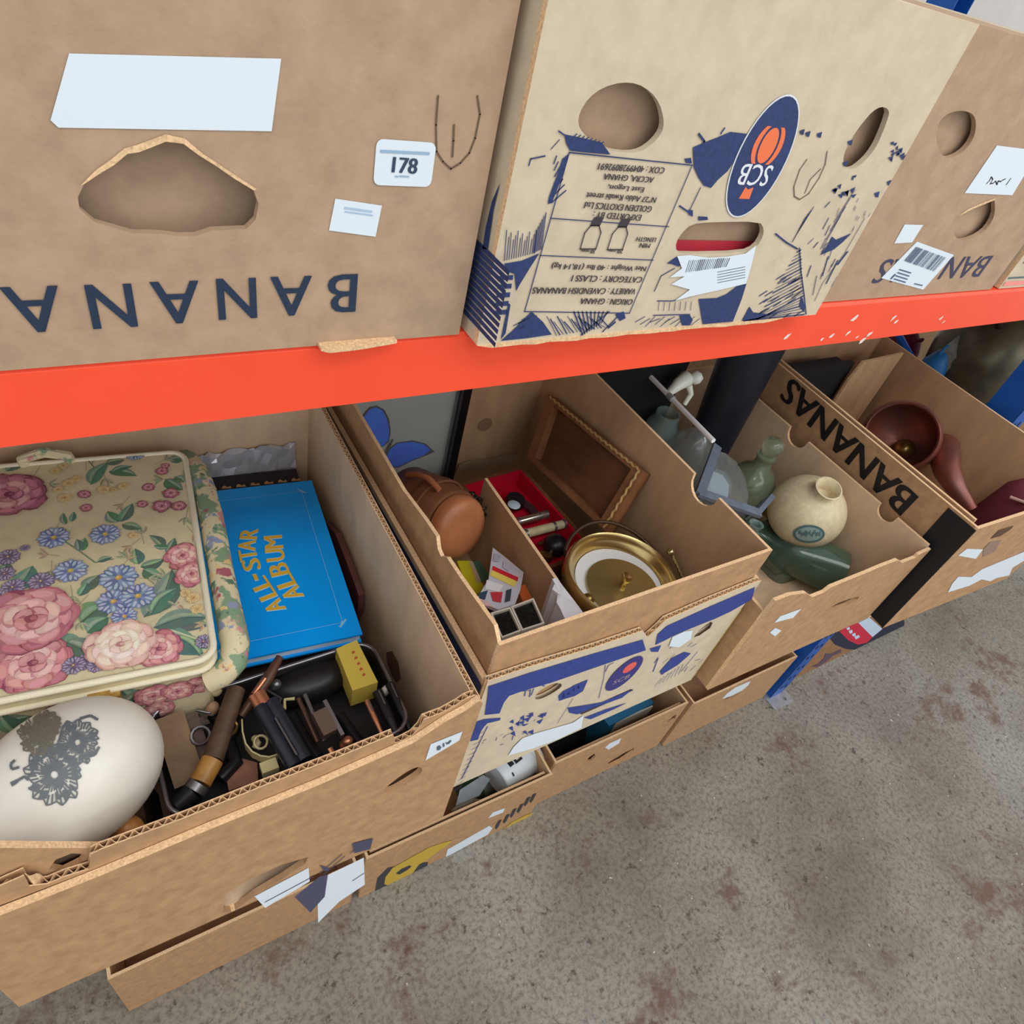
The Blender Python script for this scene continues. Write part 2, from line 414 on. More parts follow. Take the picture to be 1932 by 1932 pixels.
# ---- U1: plain box, upside down, on the upper shelf
U1 = Carton('cardboard_box', 'upturned plain box with torn handle and BANANA lettering, above the orange beam', (-.156, -.002), (.242, -.002), ZT + .001, ZT + .251, .5, KR2, KR2, CG)
fr = U1.fr['front']
hole = fr.hits([(147, 372), (160, 345), (190, 325), (215, 310), (240, 289), (262, 286), (290, 275), (312, 266), (345, 270), (375, 292), (410, 314), (440, 335), (478, 358), (488, 385), (482, 415), (465, 432), (400, 435), (370, 445), (340, 446), (300, 441), (250, 440), (180, 420), (150, 395)])
f1 = U1.panel('front', holes=[hole[::-1]])
for s_ in ('left', 'right', 'back'): U1.panel(s_)
U1.panel('front', inset=.02, name='inner_panel', h=.235)
U1.bottom(); U1.bottom(.246, 'top_panel', KR2)
g = MB()
rim = fr.hits([(160, 345), (190, 325), (215, 310), (240, 289), (262, 286), (290, 275), (312, 266), (345, 270), (375, 292), (410, 314), (440, 335), (478, 358)])
rimo = fr.hits([(150, 350), (180, 320), (208, 300), (234, 279), (258, 272), (285, 262), (312, 252), (348, 260), (382, 289), (414, 310), (446, 331), (484, 356)])
for i in range(len(rim) - 1): g.flat(fr, [rim[i], rim[i + 1], rimo[i + 1], rimo[i]], .0009)
for sp in () and ([(170, 421), (230, 436), (300, 440), (340, 446), (400, 436), (440, 434), (442, 440), (400, 444), (342, 453), (250, 448)],): g.flat(fr, fr.hits(sp), .0009)
U1.decal('front', g, 'torn_edge', KE, f1)
g = MB()
ltr = [('B', 645, 553), ('A', 549, 558), ('N', 447, 563), ('A', 333, 570), ('N', 211, 577), ('A', 66, 583), ('S', -55, 590)]
hs = [fr.hit(u, v) for _, u, v in ltr]
for (ch, u, v), h_ in zip(ltr, hs): put_text(g, fr, ch, h_, {'B': .0185, 'A': .0245, 'N': .0215, 'S': .018}[ch], .0265, math.pi, .0008, 0, bold=.0005)
U1.decal('front', g, 'printed_lettering', INK, f1, 'upside-down dark blue lettering BANANAS')
st = fr.hits([(711, 268), (706, 341), (811, 345), (820, 277)])
g = MB(); c0 = (sum(p[0] for p in st) / 4, sum(p[1] for p in st) / 4)
g.flat(fr, rrect(c0, .0375, .0255, .004), .0007)
lot = sub(g, 'lot_label', LABEL, f1, U1.root, label='white lot sticker printed 178')
g = MB(); put_text(g, fr, '178', fr.hit(763, 311), .0155, .0088, -.02, .0011, bold=.0004); [g.line(fr, fr.hits([(a, 284 + (a - 718) * .05), (b, 284 + (b - 718) * .05)]), .0016, .0011, 1) for a, b in ((718, 738), (741, 752), (755, 775), (779, 786), (789, 808))]; [g.line(fr, fr.hits([(a, 331), (b, 332)]), .0009, .0011, 1) for a, b in ((745, 750), (753, 770))]
o = g.build('label_print', [mat('label_black', (52, 70, 92), .7), mat('label_blue', (150, 180, 205), .7)], f1, V(U1.root['_b']))
U1.sticker('front', [(632, 374), (720, 387), (708, 446), (620, 434)], 'paper_label', part=f1)
g = MB(); g.line(fr, fr.hits([(650, 391), (700, 398)]), .0012, .001); g.line(fr, fr.hits([(650, 398), (702, 405)]), .0008, .001)
U1.decal('front', g, 'label_print', mat('pale_blue_ink', (170, 196, 220), .7), f1)
U1.sticker('front', [(95, 226), (110, 240), (512, 247), (530, 110), (130, 100)], 'paper_label', part=f1)
g = MB(); g.line(fr, fr.hits([(826, 180), (822, 235), (823, 285), (835, 304), (850, 318), (868, 307), (885, 288), (896, 260), (905, 215), (900, 180)]), .0011); g.line(fr, fr.hits([(856, 235), (855, 265), (853, 295)]), .0012)
U1.decal('front', g, 'pen_mark', PENINK, f1)
g = MB(); g.plate(Frame((.1, -.008, ZT + .003), (1, 0, 0), (0, 1, 0)), [(0.035, -.001), (.040, -.004), (.055, -.0035), (.066, -.0025), (.09, .001), (.09, .006), (.035, .006)], (), -.002, .0005)
g.build('bottom_flap', KE, U1.root)

# ---- U2: pale printed box, upside down
U2 = Carton('cardboard_box', 'upturned pale box with navy leaf drawing and oval emblem, overhanging the orange beam', (.249, -.018), (.645, -.018), ZT + .001, ZT + .251, .5, KRP, KRP, CG)
fr = U2.fr['front']; LX = lambda cx, cy: (600 + cx / 2.76, 230 + cy / 2.76); RX = lambda cx, cy: (1232 + cx / 2.76, 230 + cy / 2.76)
h1 = fr.hits([(1286, 440), (1304, 423), (1340, 419), (1434, 418), (1441, 432), (1440, 446), (1428, 466), (1405, 477), (1290, 480), (1276, 474), (1275, 458)])
h2 = fr.hits([(1085, 225), (1120, 170), (1190, 150), (1240, 180), (1256, 235), (1240, 265), (1205, 290), (1150, 285), (1105, 260)])
h3 = fr.hits([(1590, 310), (1593, 285), (1620, 240), (1655, 200), (1680, 205), (1672, 235), (1650, 285), (1620, 315), (1603, 321)])
h2, h3, h1 = chaikin(h2), chaikin(h3), chaikin(h1, 1)
f2 = U2.panel('front', holes=[h1[::-1], h2[::-1], h3[::-1]])
for s_ in ('left', 'right', 'back'): U2.panel(s_)
U2.panel('front', inset=.016, name='inner_panel', h=.24, mo=KR2)
U2.bottom(); U2.bottom(.246, 'top_panel', KRP)
g = MB(); fi = U2.frame('front', .0155); g.flat(fi, fi.hits([(1255, 452), (1255, 500), (1440, 500), (1460, 455)]), .0004)
sub(g, 'red_band', mat('red_card', (196, 50, 66), .6), f2, U2.root)
A = MB()
def NP(pts):
    h = [(min(max(a, .001), U2.W - .001), min(max(b, .001), U2.H - .001)) for a, b in fr.hits(pts)]
    if max(p[0] for p in h) - min(p[0] for p in h) > 5e-4: A.flat(fr, h, .0007)
def NL(pts, wd=.0007): A.line(fr, [(min(max(a, .001), U2.W - .001), max(b, .001)) for a, b in fr.hits(pts)], wd, .0008)
NP([LX(*p) for p in [(970, 735), (1060, 720), (1150, 682), (1100, 760), (1045, 850), (1030, 880), (1022, 790), (965, 770)]])
for k in range(5): NP([LX(945 - k * 6, 800 + k * 45), LX(1015 - k * 8, 795 + k * 45), LX(1012 - k * 8, 820 + k * 45), LX(940 - k * 6, 822 + k * 45)])
for k in range(14): NL([LX(980 + k * 12, 560 + (k * 37) % 60), LX(968 + k * 12, 720 - k * 3)], .0006)
NP([LX(*p) for p in [(1110, 985), (1170, 1040), (1215, 1105), (1080, 1125), (950, 1138), (1010, 1085)]])
NP([LX(*p) for p in [(990, 940), (1000, 950), (975, 1100), (950, 1130)]])
for k in range(16): NL([LX(1190 + k * 18, 1010 + (k % 3) * 14), LX(1240 + k * 18, 1110 - k * 3)], .0009 if k % 2 else .0005)
for k in range(9): NL([LX(1330 + k * 22, 985), LX(1375 + k * 12, 1110 - k * 8)], .0011)
NL([LX(1365, 1112), LX(1515, 985)], .001); NL([LX(1480, 1090), LX(1560, 1010)], .0012); NL([LX(1510, 1070), LX(1545, 1040)], .002)
NP([LX(*p) for p in [(1545, 1000), (1590, 985), (1600, 1020), (1570, 1035)]])
NP([LX(*p) for p in [(1280, 62), (1390, 85), (1475, 105), (1520, 168), (1400, 158), (1310, 148), (1290, 110)]])
NP([LX(*p) for p in [(1308, 160), (1270, 190), (1245, 270), (1200, 390), (1195, 425), (1215, 420), (1262, 300)]])
for k in range(6): NL([LX(1185 - k * 10, 470 + k * 18), LX(1160 - k * 8, 660 + k * 4)], .0007)
NL([LX(1180, 175), LX(1105, 190), LX(1095, 225)], .0009); NL([LX(1255, 90), LX(1210, 140)], .0006); NL([LX(1320, 95), LX(1250, 45)], .0009)
# ruled frame
NL([(1073, 287), (1305, 311)], .0008); NL([(989, 587), (1187, 590)], .0008); NL([(1073, 287), (989, 587)], .0008); NL([(1305, 311), (1187, 590)], .0008)
NL([(1039, 411), (1261, 427)], .0007); NL([(1018, 481), (1232, 490)], .0007)
for k in range(10):
    q = random.Random(60 + k); x, y = q.uniform(1130, 1200), q.uniform(1010, 1100); NL([LX(x - 120, y + 10), LX(x - 60, y - 20)], .0007)
for k in range(7): NL([LX(1240 + k * 8, 175 + k * 30), LX(1225 + k * 4 - k * k, 215 + k * 34)], .0009)
for k in range(12): NL([LX(1650 + k * 26, 1040 + (k % 3) * 12), LX(1700 + k * 26, 1012 + (k % 2) * 10)], .0007)
for k in range(8): NL([LX(1330 + k * 20, 75 + k * 5), LX(1345 + k * 20, 60 + k * 6)], .0008)
# right-hand drawing
NP([RX(*p) for p in [(205, 130), (290, 95), (330, 80), (400, 50), (500, 62), (470, 130), (430, 190), (385, 255), (335, 300), (300, 342), (262, 330), (235, 290), (210, 235)]])
NP([RX(*p) for p in [(160, 190), (195, 185), (200, 215), (170, 212)]]); NL([RX(235, 60), RX(265, 100), RX(250, 120)], .0016); NL([RX(370, 30), RX(350, 60)], .0012)
NP([RX(*p) for p in [(235, 920), (330, 915), (380, 895), (440, 850), (485, 838), (460, 920), (410, 1045), (330, 1052), (255, 1055)]])
NP([RX(*p) for p in [(135, 1005), (190, 1003), (205, 1030), (188, 1062), (150, 1058)]])
NL([RX(0, 1005), RX(190, 1000)], .0009); NL([RX(20, 930), RX(100, 930), RX(200, 905)], .0009); NL([RX(5, 880), RX(40, 800), RX(110, 760)], .0009)
for k in range(7): NL([RX(30 + k * 28, 935), RX(25 + k * 28, 980)], .0005)
NP([RX(*p) for p in [(70, 735), (120, 700), (158, 735), (130, 752), (95, 738)]])
NL([RX(245, 340), RX(190, 455)], .0008); NL([RX(135, 435), RX(200, 480)], .0012); NP([RX(*p) for p in [(180, 455), (205, 458), (205, 492), (182, 480)]]); NP([RX(*p) for p in [(232, 490), (280, 492), (285, 508), (235, 512)]])
NL([RX(635, 580), RX(690, 625), RX(750, 660)], .0014); NL([RX(760, 655), RX(768, 780), RX(785, 900), RX(795, 1000)], .0012)
for k in range(22):
    y0 = 665 + k * 16; x0 = 745 - max(0, (k - 2)) * 1.5; l = 20 + k * 14
    NL([RX(768 + k * .8, y0), RX(max(468, 768 - l), min(1038, y0 + l * .55))], .0007 if k % 3 else .0014)
NP([RX(*p) for p in [(460, 1035), (500, 960), (520, 990), (600, 1000), (560, 1030)]]); NP([RX(*p) for p in [(770, 900), (790, 960), (785, 990), (760, 960)]])
for k in range(4): NL([RX(835 - k * 14, 440 + k * 18), RX(735 - k * 4, 600 + k * 8)], .0008)
for k in range(4): NL([RX(1050 - k * 25, 350 + k * 45), RX(940 - k * 20, 520 + k * 45)], .0008)
NP([RX(*p) for p in [(930, 595), (950, 612), (1032, 578), (985, 625), (940, 662), (868, 692), (905, 645)]])
NL([RX(1100, 500), RX(990, 690), RX(880, 840), RX(840, 930)], .0007); NL([RX(1010, 675), RX(960, 740)], .0022); NL([RX(960, 720), RX(900, 840)], .0016); NL([RX(850, 800), RX(830, 900)], .0008); NL([RX(910, 700), RX(880, 800)], .0014)
for k in range(26):
    q = random.Random(k); cx, cy = (1275, 140) if k < 14 else (985, 325)
    x, y = cx + q.uniform(-70, 50), cy + q.uniform(-45, 60); NP([RX(x, y), RX(x + q.uniform(12, 34), y - q.uniform(4, 16)), RX(x + q.uniform(8, 20), y + q.uniform(8, 26))])
for (x, y) in ((850, 60), (1010, 100), (985, 210), (1215, 310), (1150, 370), (760, 45), (790, 55), (640, 30)): NP([RX(x, y), RX(x + 28, y - 10), RX(x + 20, y + 22), RX(x + 6, y + 18)])
for k in range(30):
    q = random.Random(90 + k); x, y = q.uniform(560, 780), q.uniform(760, 1020)
    if y > 700 + (780 - x) * .9: NL([RX(x, y), RX(x - 40, y + 26)], .0012)
for k in range(16):
    q = random.Random(130 + k); x, y = q.uniform(820, 1010), q.uniform(400, 900); NL([RX(x, y), RX(x - q.uniform(8, 30), y + q.uniform(20, 60))], q.uniform(.0005, .0013))
for k in range(10):
    q = random.Random(160 + k); x, y = q.uniform(1040, 1160), q.uniform(380, 560); NL([RX(x, y), RX(x - 10, y + 20)], .0006)
U2.decal('front', A, 'printed_drawing', NAVY, f2, 'navy hatched leaf drawing')['kind'] = 'stuff'
g = MB(); oc = fr.hit(1436, 300); put = lambda rx, ry, o, mi: g.flat(fr, ell(oc, rx, ry, 40), o, mi)
put(.0285, .0440, .0009, 1); put(.0272, .0428, .0011, 0)
lc = fr.hit(1447, 274); g.flat(fr, ell(lc, .0085, .0125, 22), .0013, 2)
for sg in (0, 180): g.flat(fr, ell(lc, .0155, .0165, 10, 0, sg - 52, sg + 52) + ell(lc, .0105, .0150, 10, 0, sg - 60, sg + 60)[::-1], .0013, 2)
put_text(g, fr, 'SCB', fr.hit(1422, 329), .034, .0155, math.pi, .0013, 1, bold=.0003)
bc = fr.hit(1406, 364); g.flat(fr, [(bc[0] - .006, bc[1] - .004), (bc[0] + .006, bc[1] - .004), (bc[0] + .005, bc[1] + .005), (bc[0], bc[1] + .003), (bc[0] - .004, bc[1] + .005)], .0013, 2)
g.build('oval_emblem', [NAVY, WHITEINK, ORANGE], f2, V(U2.root['_b']), label='navy oval emblem SCB')
g = MB()
for body, pa, pb, ht in (('COX : 4049928092691', (1128, 313), (1252, 321), .0042), ('ACCRA, GHANA', (1138, 331), (1232, 338), .0045), ('East Legon,', (1146, 351), (1214, 356), .0045), ('N°27 Addo Kwabi street', (1105, 368), (1236, 377), .0042), ('GOLDEN EXOTICS Ltd', (1102, 386), (1228, 394), .0044), ('EXPORTED BY :', (1118, 404), (1208, 410), .0044),
                         ('LENGTH', (1200, 450), (1236, 452), .0034), ('MIN', (1206, 462), (1225, 463), .0034), ('20 cm', (1148, 472), (1174, 474), .003), ('30 mm', (1096, 472), (1122, 474), .003),
                         ('Net Weight : 40 lbs (18,14 kg)', (1040, 500), (1218, 505), .0052), ('CATEGORY : CLASS I', (1078, 524), (1210, 527), .005), ('VARIETY : CAVENDISH BANANAS', (1004, 547), (1198, 549), .005), ('ORIGIN : GHANA', (1094, 567), (1192, 569), .005)):
    up_text(g, fr, body, pa, pb, ht, 0, off=.0009, bold=.0002)
for cx, cy in ((1115, 447), (1166, 449)):
    c = fr.hit(cx, cy); a, b = .0072, .0085
    g.line(fr, [(c[0] - a, c[1] - b), (c[0] + a, c[1] - b), (c[0] + a, c[1] + b * .4), (c[0] + a * .5, c[1] + b), (c[0] - a * .5, c[1] + b), (c[0] - a, c[1] + b * .4), (c[0] - a, c[1] - b)], .0009, .0009)
    g.flat(fr, [(c[0] - a * .6, c[1] + b), (c[0] + a * .6, c[1] + b), (c[0] + a * .8, c[1] + b * 1.7), (c[0] - a * .4, c[1] + b * 1.7)], .0009)
U2.decal('front', g, 'printed_lettering', mat('brown_black_ink', (62, 54, 60), .7), f2, 'upside-down export details')
g = MB(); g.flat(fr, fr.hits([(1276, 482), (1300, 480), (1335, 485), (1370, 483), (1405, 477), (1425, 462), (1416, 500), (1406, 534), (1360, 545), (1310, 556), (1272, 566), (1300, 545), (1265, 535), (1290, 520), (1262, 522), (1285, 505)]), .0012)
lb = sub(g, 'torn_label', LABEL, f2, U2.root, label='torn white barcode label')
g = MB(); q = random.Random(4)
for k in range(22):
    x = 1292 + k * 3.6; wdt = q.uniform(.0004, .0014); g.line(fr, fr.hits([(x + 7, 490 - k * .2), (x, 512 - k * .5)]), wdt, .0014)
for k in range(5): g.line(fr, fr.hits([(1352, 516 + k * 5 - 4), (1404, 506 + k * 5 - 4)]), .0006, .0014)
U2.decal('front', g, 'barcode', GREYINK, f2)
g = MB(); g.line(fr, fr.hits([(1560, 285), (1556, 310), (1545, 335), (1525, 365), (1508, 376), (1498, 370), (1497, 352), (1508, 320), (1522, 300)]), .0009); g.line(fr, fr.hits([(1548, 318), (1528, 338), (1518, 364)]), .0008)
U2.decal('front', g, 'pen_mark', PENINK, f2)
fl = U2.fr['left']; g = MB()
sp = fl.hits([(945, 345), (933, 395), (928, 430), (922, 470), (912, 470), (918, 430), (930, 380)]); g.flat(fl, sp, .0008)
for k in range(12):
    c = fl.hit(915 - k * 2.0, 480 + k * 12); g.flat(fl, [(c[0] - .05, c[1]), (c[0] + .035, c[1] + .002), (c[0] + .035, c[1] + .0055), (c[0] - .06, c[1] + .004)], .0008)
U2.decal('left', g, 'printed_drawing', NAVY)['kind'] = 'stuff'
g = MB(); q = random.Random(9); b0 = Frame((.249, -.0185, ZT + .001), (1, 0, 0), (0, 0, 1))
g.plate(b0, [(0, 0)] + [(i * .0132, -.0022 - q.uniform(0, .0016)) for i in range(1, 26)] + [(.345, 0)], (), -.003, .0006)
g.build('frayed_bottom_edge', KE, U2.root)

# ---- U3: plain box beyond
U3 = Carton('cardboard_box', 'upturned plain box with barcode label over BANANAS, beside the pale leaf box', (.664, .004), (1.034, .004), ZT + .001, ZT + .251, .5, KR2, KR2, CG)
fr = U3.fr['front']; QX = lambda cx, cy: (1640 + cx / 5.945, 235 + cy / 5.945)
h1 = fr.hits([QX(*p) for p in [(1010, 1010), (1150, 920), (1400, 830), (1412, 900), (1405, 1030), (1330, 1160), (1230, 1240), (1110, 1290), (1000, 1300), (930, 1200), (930, 1090)]])
h2 = fr.hits([QX(*p) for p in [(870, 385), (780, 300), (740, 120), (800, -80), (1000, -170), (1190, -120), (1200, 80), (1130, 230), (1010, 340)]])
h1, h2 = chaikin(h1, 1), chaikin(h2)
f3 = U3.panel('front', holes=[h1[::-1], h2[::-1]])
for s_ in ('left', 'right', 'back'): U3.panel(s_)
U3.panel('front', inset=.011, name='inner_panel', h=.24); U3.bottom(); U3.bottom(.246, 'top_panel', KR2)
U3.sticker('front', [(1880, 274), (1960, 284), (1909, 368), (1819, 364)], 'paper_label', part=f3)
g = MB(); g.line(fr, fr.hits([(1860, 346), (1866, 340), (1869, 333), (1872, 338), (1867, 346), (1873, 345), (1877, 341), (1880, 348), (1882, 341), (1887, 342), (1891, 339), (1896, 337)]), .0012, .0009); g.line(fr, fr.hits([(1906, 336), (1903, 340), (1899, 346), (1897, 348)]), .0013, .0009); U3.decal('front', g, 'label_writing', BLK, f3)
U3.sticker('front', [(1706, 423), (1741, 424), (1720, 457), (1686, 459)], 'paper_label', part=f3)
U3.sticker('front', [QX(530, 1310), QX(945, 1460), QX(600, 1850), QX(130, 1720)], 'barcode_label', part=f3)
g = MB(); q = random.Random(5)
for k in range(26):
    t = k / 25; x = 520 + 330 * t; y = 1370 + 120 * t; g.line(fr, fr.hits([QX(x, y), QX(x - 130, y + 150)]), q.uniform(.0005, .0018), .0012)
for k in range(4): g.line(fr, fr.hits([QX(330 - k * 20, 1620 + k * 35), QX(460 - k * 20, 1660 + k * 35)]), .0012, .0012)
g.line(fr, fr.hits([QX(500, 1780), QX(590, 1800)]), .0012, .0012); g.line(fr, fr.hits([QX(280, 1680), QX(240, 1720)]), .003, .0012)
U3.decal('front', g, 'barcode', mat('slate_ink', (74, 94, 122), .7), f3)
g = MB(); up_text(g, fr, 'BANANAS', (1655, 512), (1860, 502), .028, off=.0005, bold=.0004); U3.decal('front', g, 'printed_lettering', mat('faded_navy_ink', (64, 62, 88), .7), f3)
g = MB(); g.flat(fr, fr.hits([QX(985, 1030), QX(1110, 940), QX(1260, 875), QX(1420, 815), QX(1395, 845), QX(1150, 945)]), .0009); U3.decal('front', g, 'torn_edge', KE, f3)
# ---- U4: the next box at the far end
U4 = Carton('cardboard_box', 'pale upturned box with faded red print at the right end of the beam', (1.055, .004), (1.45, .004), ZT + .001, ZT + .251, .5, KRP, KRP, CG)
for s_ in ('front', 'left', 'right', 'back'): U4.panel(s_)
U4.bottom(); U4.bottom(.246, 'top_panel', KRP)
fr = U4.fr['front']; g = MB(); q = random.Random(8)
for k in range(30):
    a, b = q.uniform(.01, .3), q.uniform(.025, .1); g.line(fr, [(a, b), (a + q.uniform(-.01, .01), b + q.uniform(.005, .02))], .002)
U4.decal('front', g, 'printed_drawing', mat('dusty_red_ink', (150, 92, 92), .7))['kind'] = 'stuff'
g = MB(); g.flat(fr, rect(.004, .004, .39, .010), .0007); g.flat(fr, rect(.004, .014, .39, .0165), .0007, 1); g.build('printed_band', [mat('salmon_ink', (244, 150, 140), .7), mat('teal_ink', (92, 112, 118), .7)], U4.parts['front'], V(U4.root['_b']))

# ================================================================ lower shelf boxes
# ---- M1: box with the sewing basket
M1 = Carton('cardboard_box', 'open plain box with torn fluted rim holding floral sewing box, nearest the viewer', (-.156, -.1565), (.240, -.1605), ZS + .004, 1.03, .5, KR, KRL, CG, .006)
fr = M1.fr['front']; W = M1.W
slot = fr.hits([(725, 1489), (735, 1480), (765, 1457), (788, 1446), (797, 1450), (795, 1459), (775, 1474), (745, 1492), (728, 1497)])
low = fr.hits([(425, 1688), (470, 1660), (530, 1632), (582, 1617), (575, 1630), (530, 1660), (480, 1690), (440, 1720), (420, 1722)])
top = [(W - .001, .244)] + fr.hits([(905, 1322), (880, 1340), (840, 1362), (780, 1402), (600, 1482), (400, 1563), (190, 1652), (60, 1704)]) + [(.001, fr.hit(60, 1704)[1])]
top = [p for p in top if 0 < p[0] < W]
slot = chaikin(slot)
f1 = M1.panel('front', top=top, holes=[slot[::-1], low[::-1]])
fi = M1.frame('front', .0065); t2 = fi.hits([(905, 1312), (880, 1318), (862, 1330), (835, 1345), (800, 1358), (792, 1373), (778, 1388), (755, 1400), (746, 1402), (742, 1386), (640, 1428), (500, 1482), (350, 1543), (190, 1603), (172, 1612), (168, 1640), (120, 1655), (90, 1668), (55, 1672), (45, 1652), (0, 1672)])
t2 = [p for p in t2 if .007 < p[0] < W - .007]
M1.panel('front', top=[(W - .0065, t2[0][1])] + t2 + [(.0065, t2[-1][1])], inset=.0065, th=.006, name='rim_layer', flute=True, bot=.195)
fi = M1.frame('front', .014); ho = fi.hits([(92, 1640), (105, 1622), (135, 1610), (165, 1612), (150, 1630), (120, 1645)])
M1.panel('front', top=[(.2, .17), (.17, .17), (.13, .19)] + fi.hits([(185, 1600), (0, 1600)]) + [(.014, fi.hit(0, 1600)[1])], inset=.014, th=.005, name='liner_panel', bot=.12, holes=[ho[::-1]])
for s_ in ('left', 'right'): M1.panel(s_, flute=True, h=.243 if s_ == 'right' else .225)
M1.panel('back', h=.225); M1.bottom()
# handle slot seen on the right wall's inner face
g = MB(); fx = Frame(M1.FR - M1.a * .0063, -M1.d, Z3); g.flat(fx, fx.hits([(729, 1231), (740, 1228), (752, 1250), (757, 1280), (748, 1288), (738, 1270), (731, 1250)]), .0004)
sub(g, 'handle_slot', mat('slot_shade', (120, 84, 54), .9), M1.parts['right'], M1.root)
M1.sticker('front', [(812, 1403), (872, 1379), (866, 1396), (802, 1434)], 'paper_label', part=f1)
g = MB(); [g.flat(fr, fr.hits(q), .0012) for q in ([(823, 1408), (828, 1404), (832, 1408), (829, 1413), (824, 1414)], [(834, 1401), (837, 1400), (838, 1406), (835, 1408)], [(839, 1399), (844, 1399), (849, 1394), (851, 1396), (847, 1401), (842, 1403)])]; M1.decal('front', g, 'label_print', GREYINK, f1)
M1.sticker('front', [(480, 1690), (582, 1636), (584, 1662), (500, 1712)], 'paper_label', part=f1)
M1.sticker('front', [(598, 1660), (686, 1617), (688, 1668), (640, 1700), (600, 1740)], 'paper_label', part=f1)
g = MB()
for pts in ([(555, 1690), (602, 1652), (618, 1648), (612, 1690), (585, 1720)], [(602, 1630), (612, 1642), (624, 1638)], [(664, 1590), (703, 1580), (698, 1600), (668, 1608)]): g.flat(fr, fr.hits(pts), .0011)
for a, b in (((604, 1645), (645, 1610)), ((610, 1648), (650, 1614)), ((660, 1608), (700, 1582)), ((500, 1700), (590, 1652)), ((665, 1660), (686, 1646))): g.line(fr, fr.hits([a, b]), .0016, .0012)
M1.decal('front', g, 'printed_mark', mat('grey_navy_ink', (74, 74, 98), .7), f1)

# ---- M2: printed box with a plain inner tray
M2 = Carton('cardboard_box', 'open printed box with navy band and plain inner tray holding brass pot and leather case', (.2605, -.1345), (.651, -.131), ZS + .004, 1.018, .5, KRP, KRP, CG, .006)
fr = M2.fr['front']; W = M2.W
hL = fr.hits([(1007, 1320), (1015, 1305), (1040, 1290), (1058, 1288), (1061, 1296), (1045, 1308), (1020, 1321)])
hR = fr.hits([(1307, 1204), (1318, 1190), (1340, 1173), (1345, 1175), (1340, 1186), (1320, 1200)])
sl = fr.hits([(1090, 1346), (1140, 1322), (1190, 1300), (1196, 1303), (1150, 1326), (1098, 1349)])
na, nb = fr.hit(1212, 1208), fr.hit(1250, 1173)
top = [(W - .001, .222)] + fr.hits([(1428, 1097), (1340, 1133), (1256, 1170), (1240, 1186), (1222, 1202), (1213, 1190), (1120, 1222), (1000, 1258), (930, 1282)]) + [(.001, fr.hit(926, 1283)[1])]
top = [p for p in top if .0005 < p[0] < W]
hL = chaikin(hL)
f2 = M2.panel('front', top=top, holes=[hL[::-1], hR[::-1], sl[::-1]], flute=True)
for s_ in ('left', 'right'): M2.panel(s_, h=.222)
M2.panel('back'); M2.bottom()
IT = .0075; IH = .272
M2.panel('front', inset=IT, name='tray_front_panel', h=IH, mo=KR, mi=KRD, th=.004)
fl = M2.frame('left', IT); D = M2.D
tl = [(D - IT - .004, IH)] + fl.hits([(932, 1180), (868, 1090), (843, 1052), (832, 1050), (826, 1036), (823, 1012), (800, 978), (760, 925)]) + [(.014, IH + .004)]
M2.panel('left', inset=IT, name='tray_side_panel', top=[tl[0]] + [p for p in tl[1:-1] if .02 < p[0] < D - .014] + [tl[-1]], mo=KR, mi=KRD, th=.004)
fR = M2.frame('right', IT); nc = fR.hit(1335, 918)
nt_ = [(nc[0] + .024 * math.cos(t), nc[1] - .001 + .024 * math.sin(t)) for t in [-i * math.pi / 10 for i in range(11)]]
nt_ = [(a, min(b, IH)) for a, b in nt_]
M2.panel('right', inset=IT, name='tray_side_panel', top=[(D - IT - .004, IH)] + [(nt_[0][0], IH)] + nt_[1:-1] + [(nt_[-1][0], IH), (IT + .004, IH)], mo=KR, mi=KRD, th=.004)
bp = M2.panel('back', inset=IT, name='tray_back_panel', h=IH, mo=KR, mi=KRD, th=.004)
g = MB(); fx = Frame(M2.BL - M2.d * (IT + .0045), M2.a, Z3); g.flat(fx, ell(fx.hit(915, 801), .0135, .0135, 18), .0005)
sub(g, 'punched_disc', mat('kraft_disc', (152, 120, 92), .9), bp, M2.root)
M2.bottom(.005, 'tray_bottom', KRD)
# divider standing in the tray
dv0, dv1 = P(918, 905, z=.955), P(1098, 1163, z=.95)
dv0 = V((.447, .19, 0)); dv1 = V((.441, -.112, 0))
g = MB(); fx = Frame((dv0.x, dv0.y, ZS + .014), (dv1 - dv0), Z3); Ld = (dv1 - dv0).length
g.plate(fx, [(0, 0), (Ld, 0), (Ld, .150)] + fx.hits([(1090, 1150), (1052, 1090)]) + [(.0, .150)], (), 0, .0045, 0, 1, 0)
g.build('tray_divider', [KRD, KE], M2.root)
# print on the front
A = MB()
def NP(pts): A.flat(fr, fr.hits(pts), .0007)
def NL(pts, wd=.0009): A.line(fr, fr.hits(pts), wd, .0008)
SX = lambda cx, cy: (820 + cx / 6.44, 1230 + cy / 6.44); S4 = lambda cx, cy: (800 + cx / 3.22, 1080 + cy / 3.22)
NP([(921, 1294), (1000, 1268), (1120, 1232), (1212, 1206), (1218, 1226), (1130, 1256), (1040, 1287), (985, 1303), (960, 1312), (950, 1325), (942, 1345), (914, 1348), (919, 1315)])
NP([(1258, 1180), (1340, 1143), (1424, 1107), (1418, 1130), (1380, 1152), (1350, 1166), (1310, 1182), (1275, 1196), (1255, 1207), (1236, 1216), (1240, 1196)])
NP([SX(*p) for p in [(510, 840), (600, 810), (800, 795), (790, 825), (640, 860), (600, 900), (560, 960), (520, 1060), (430, 1080), (470, 960)]])
for k in range(9): NL([SX(640 - k * 34, 900 + k * 70), SX(610 - k * 36, 960 + k * 72)], .0013)
for k in range(12): NL([SX(600 - k * 25, 960 + k * 60), SX(520 - k * 26, 1000 + k * 62)], .0008)
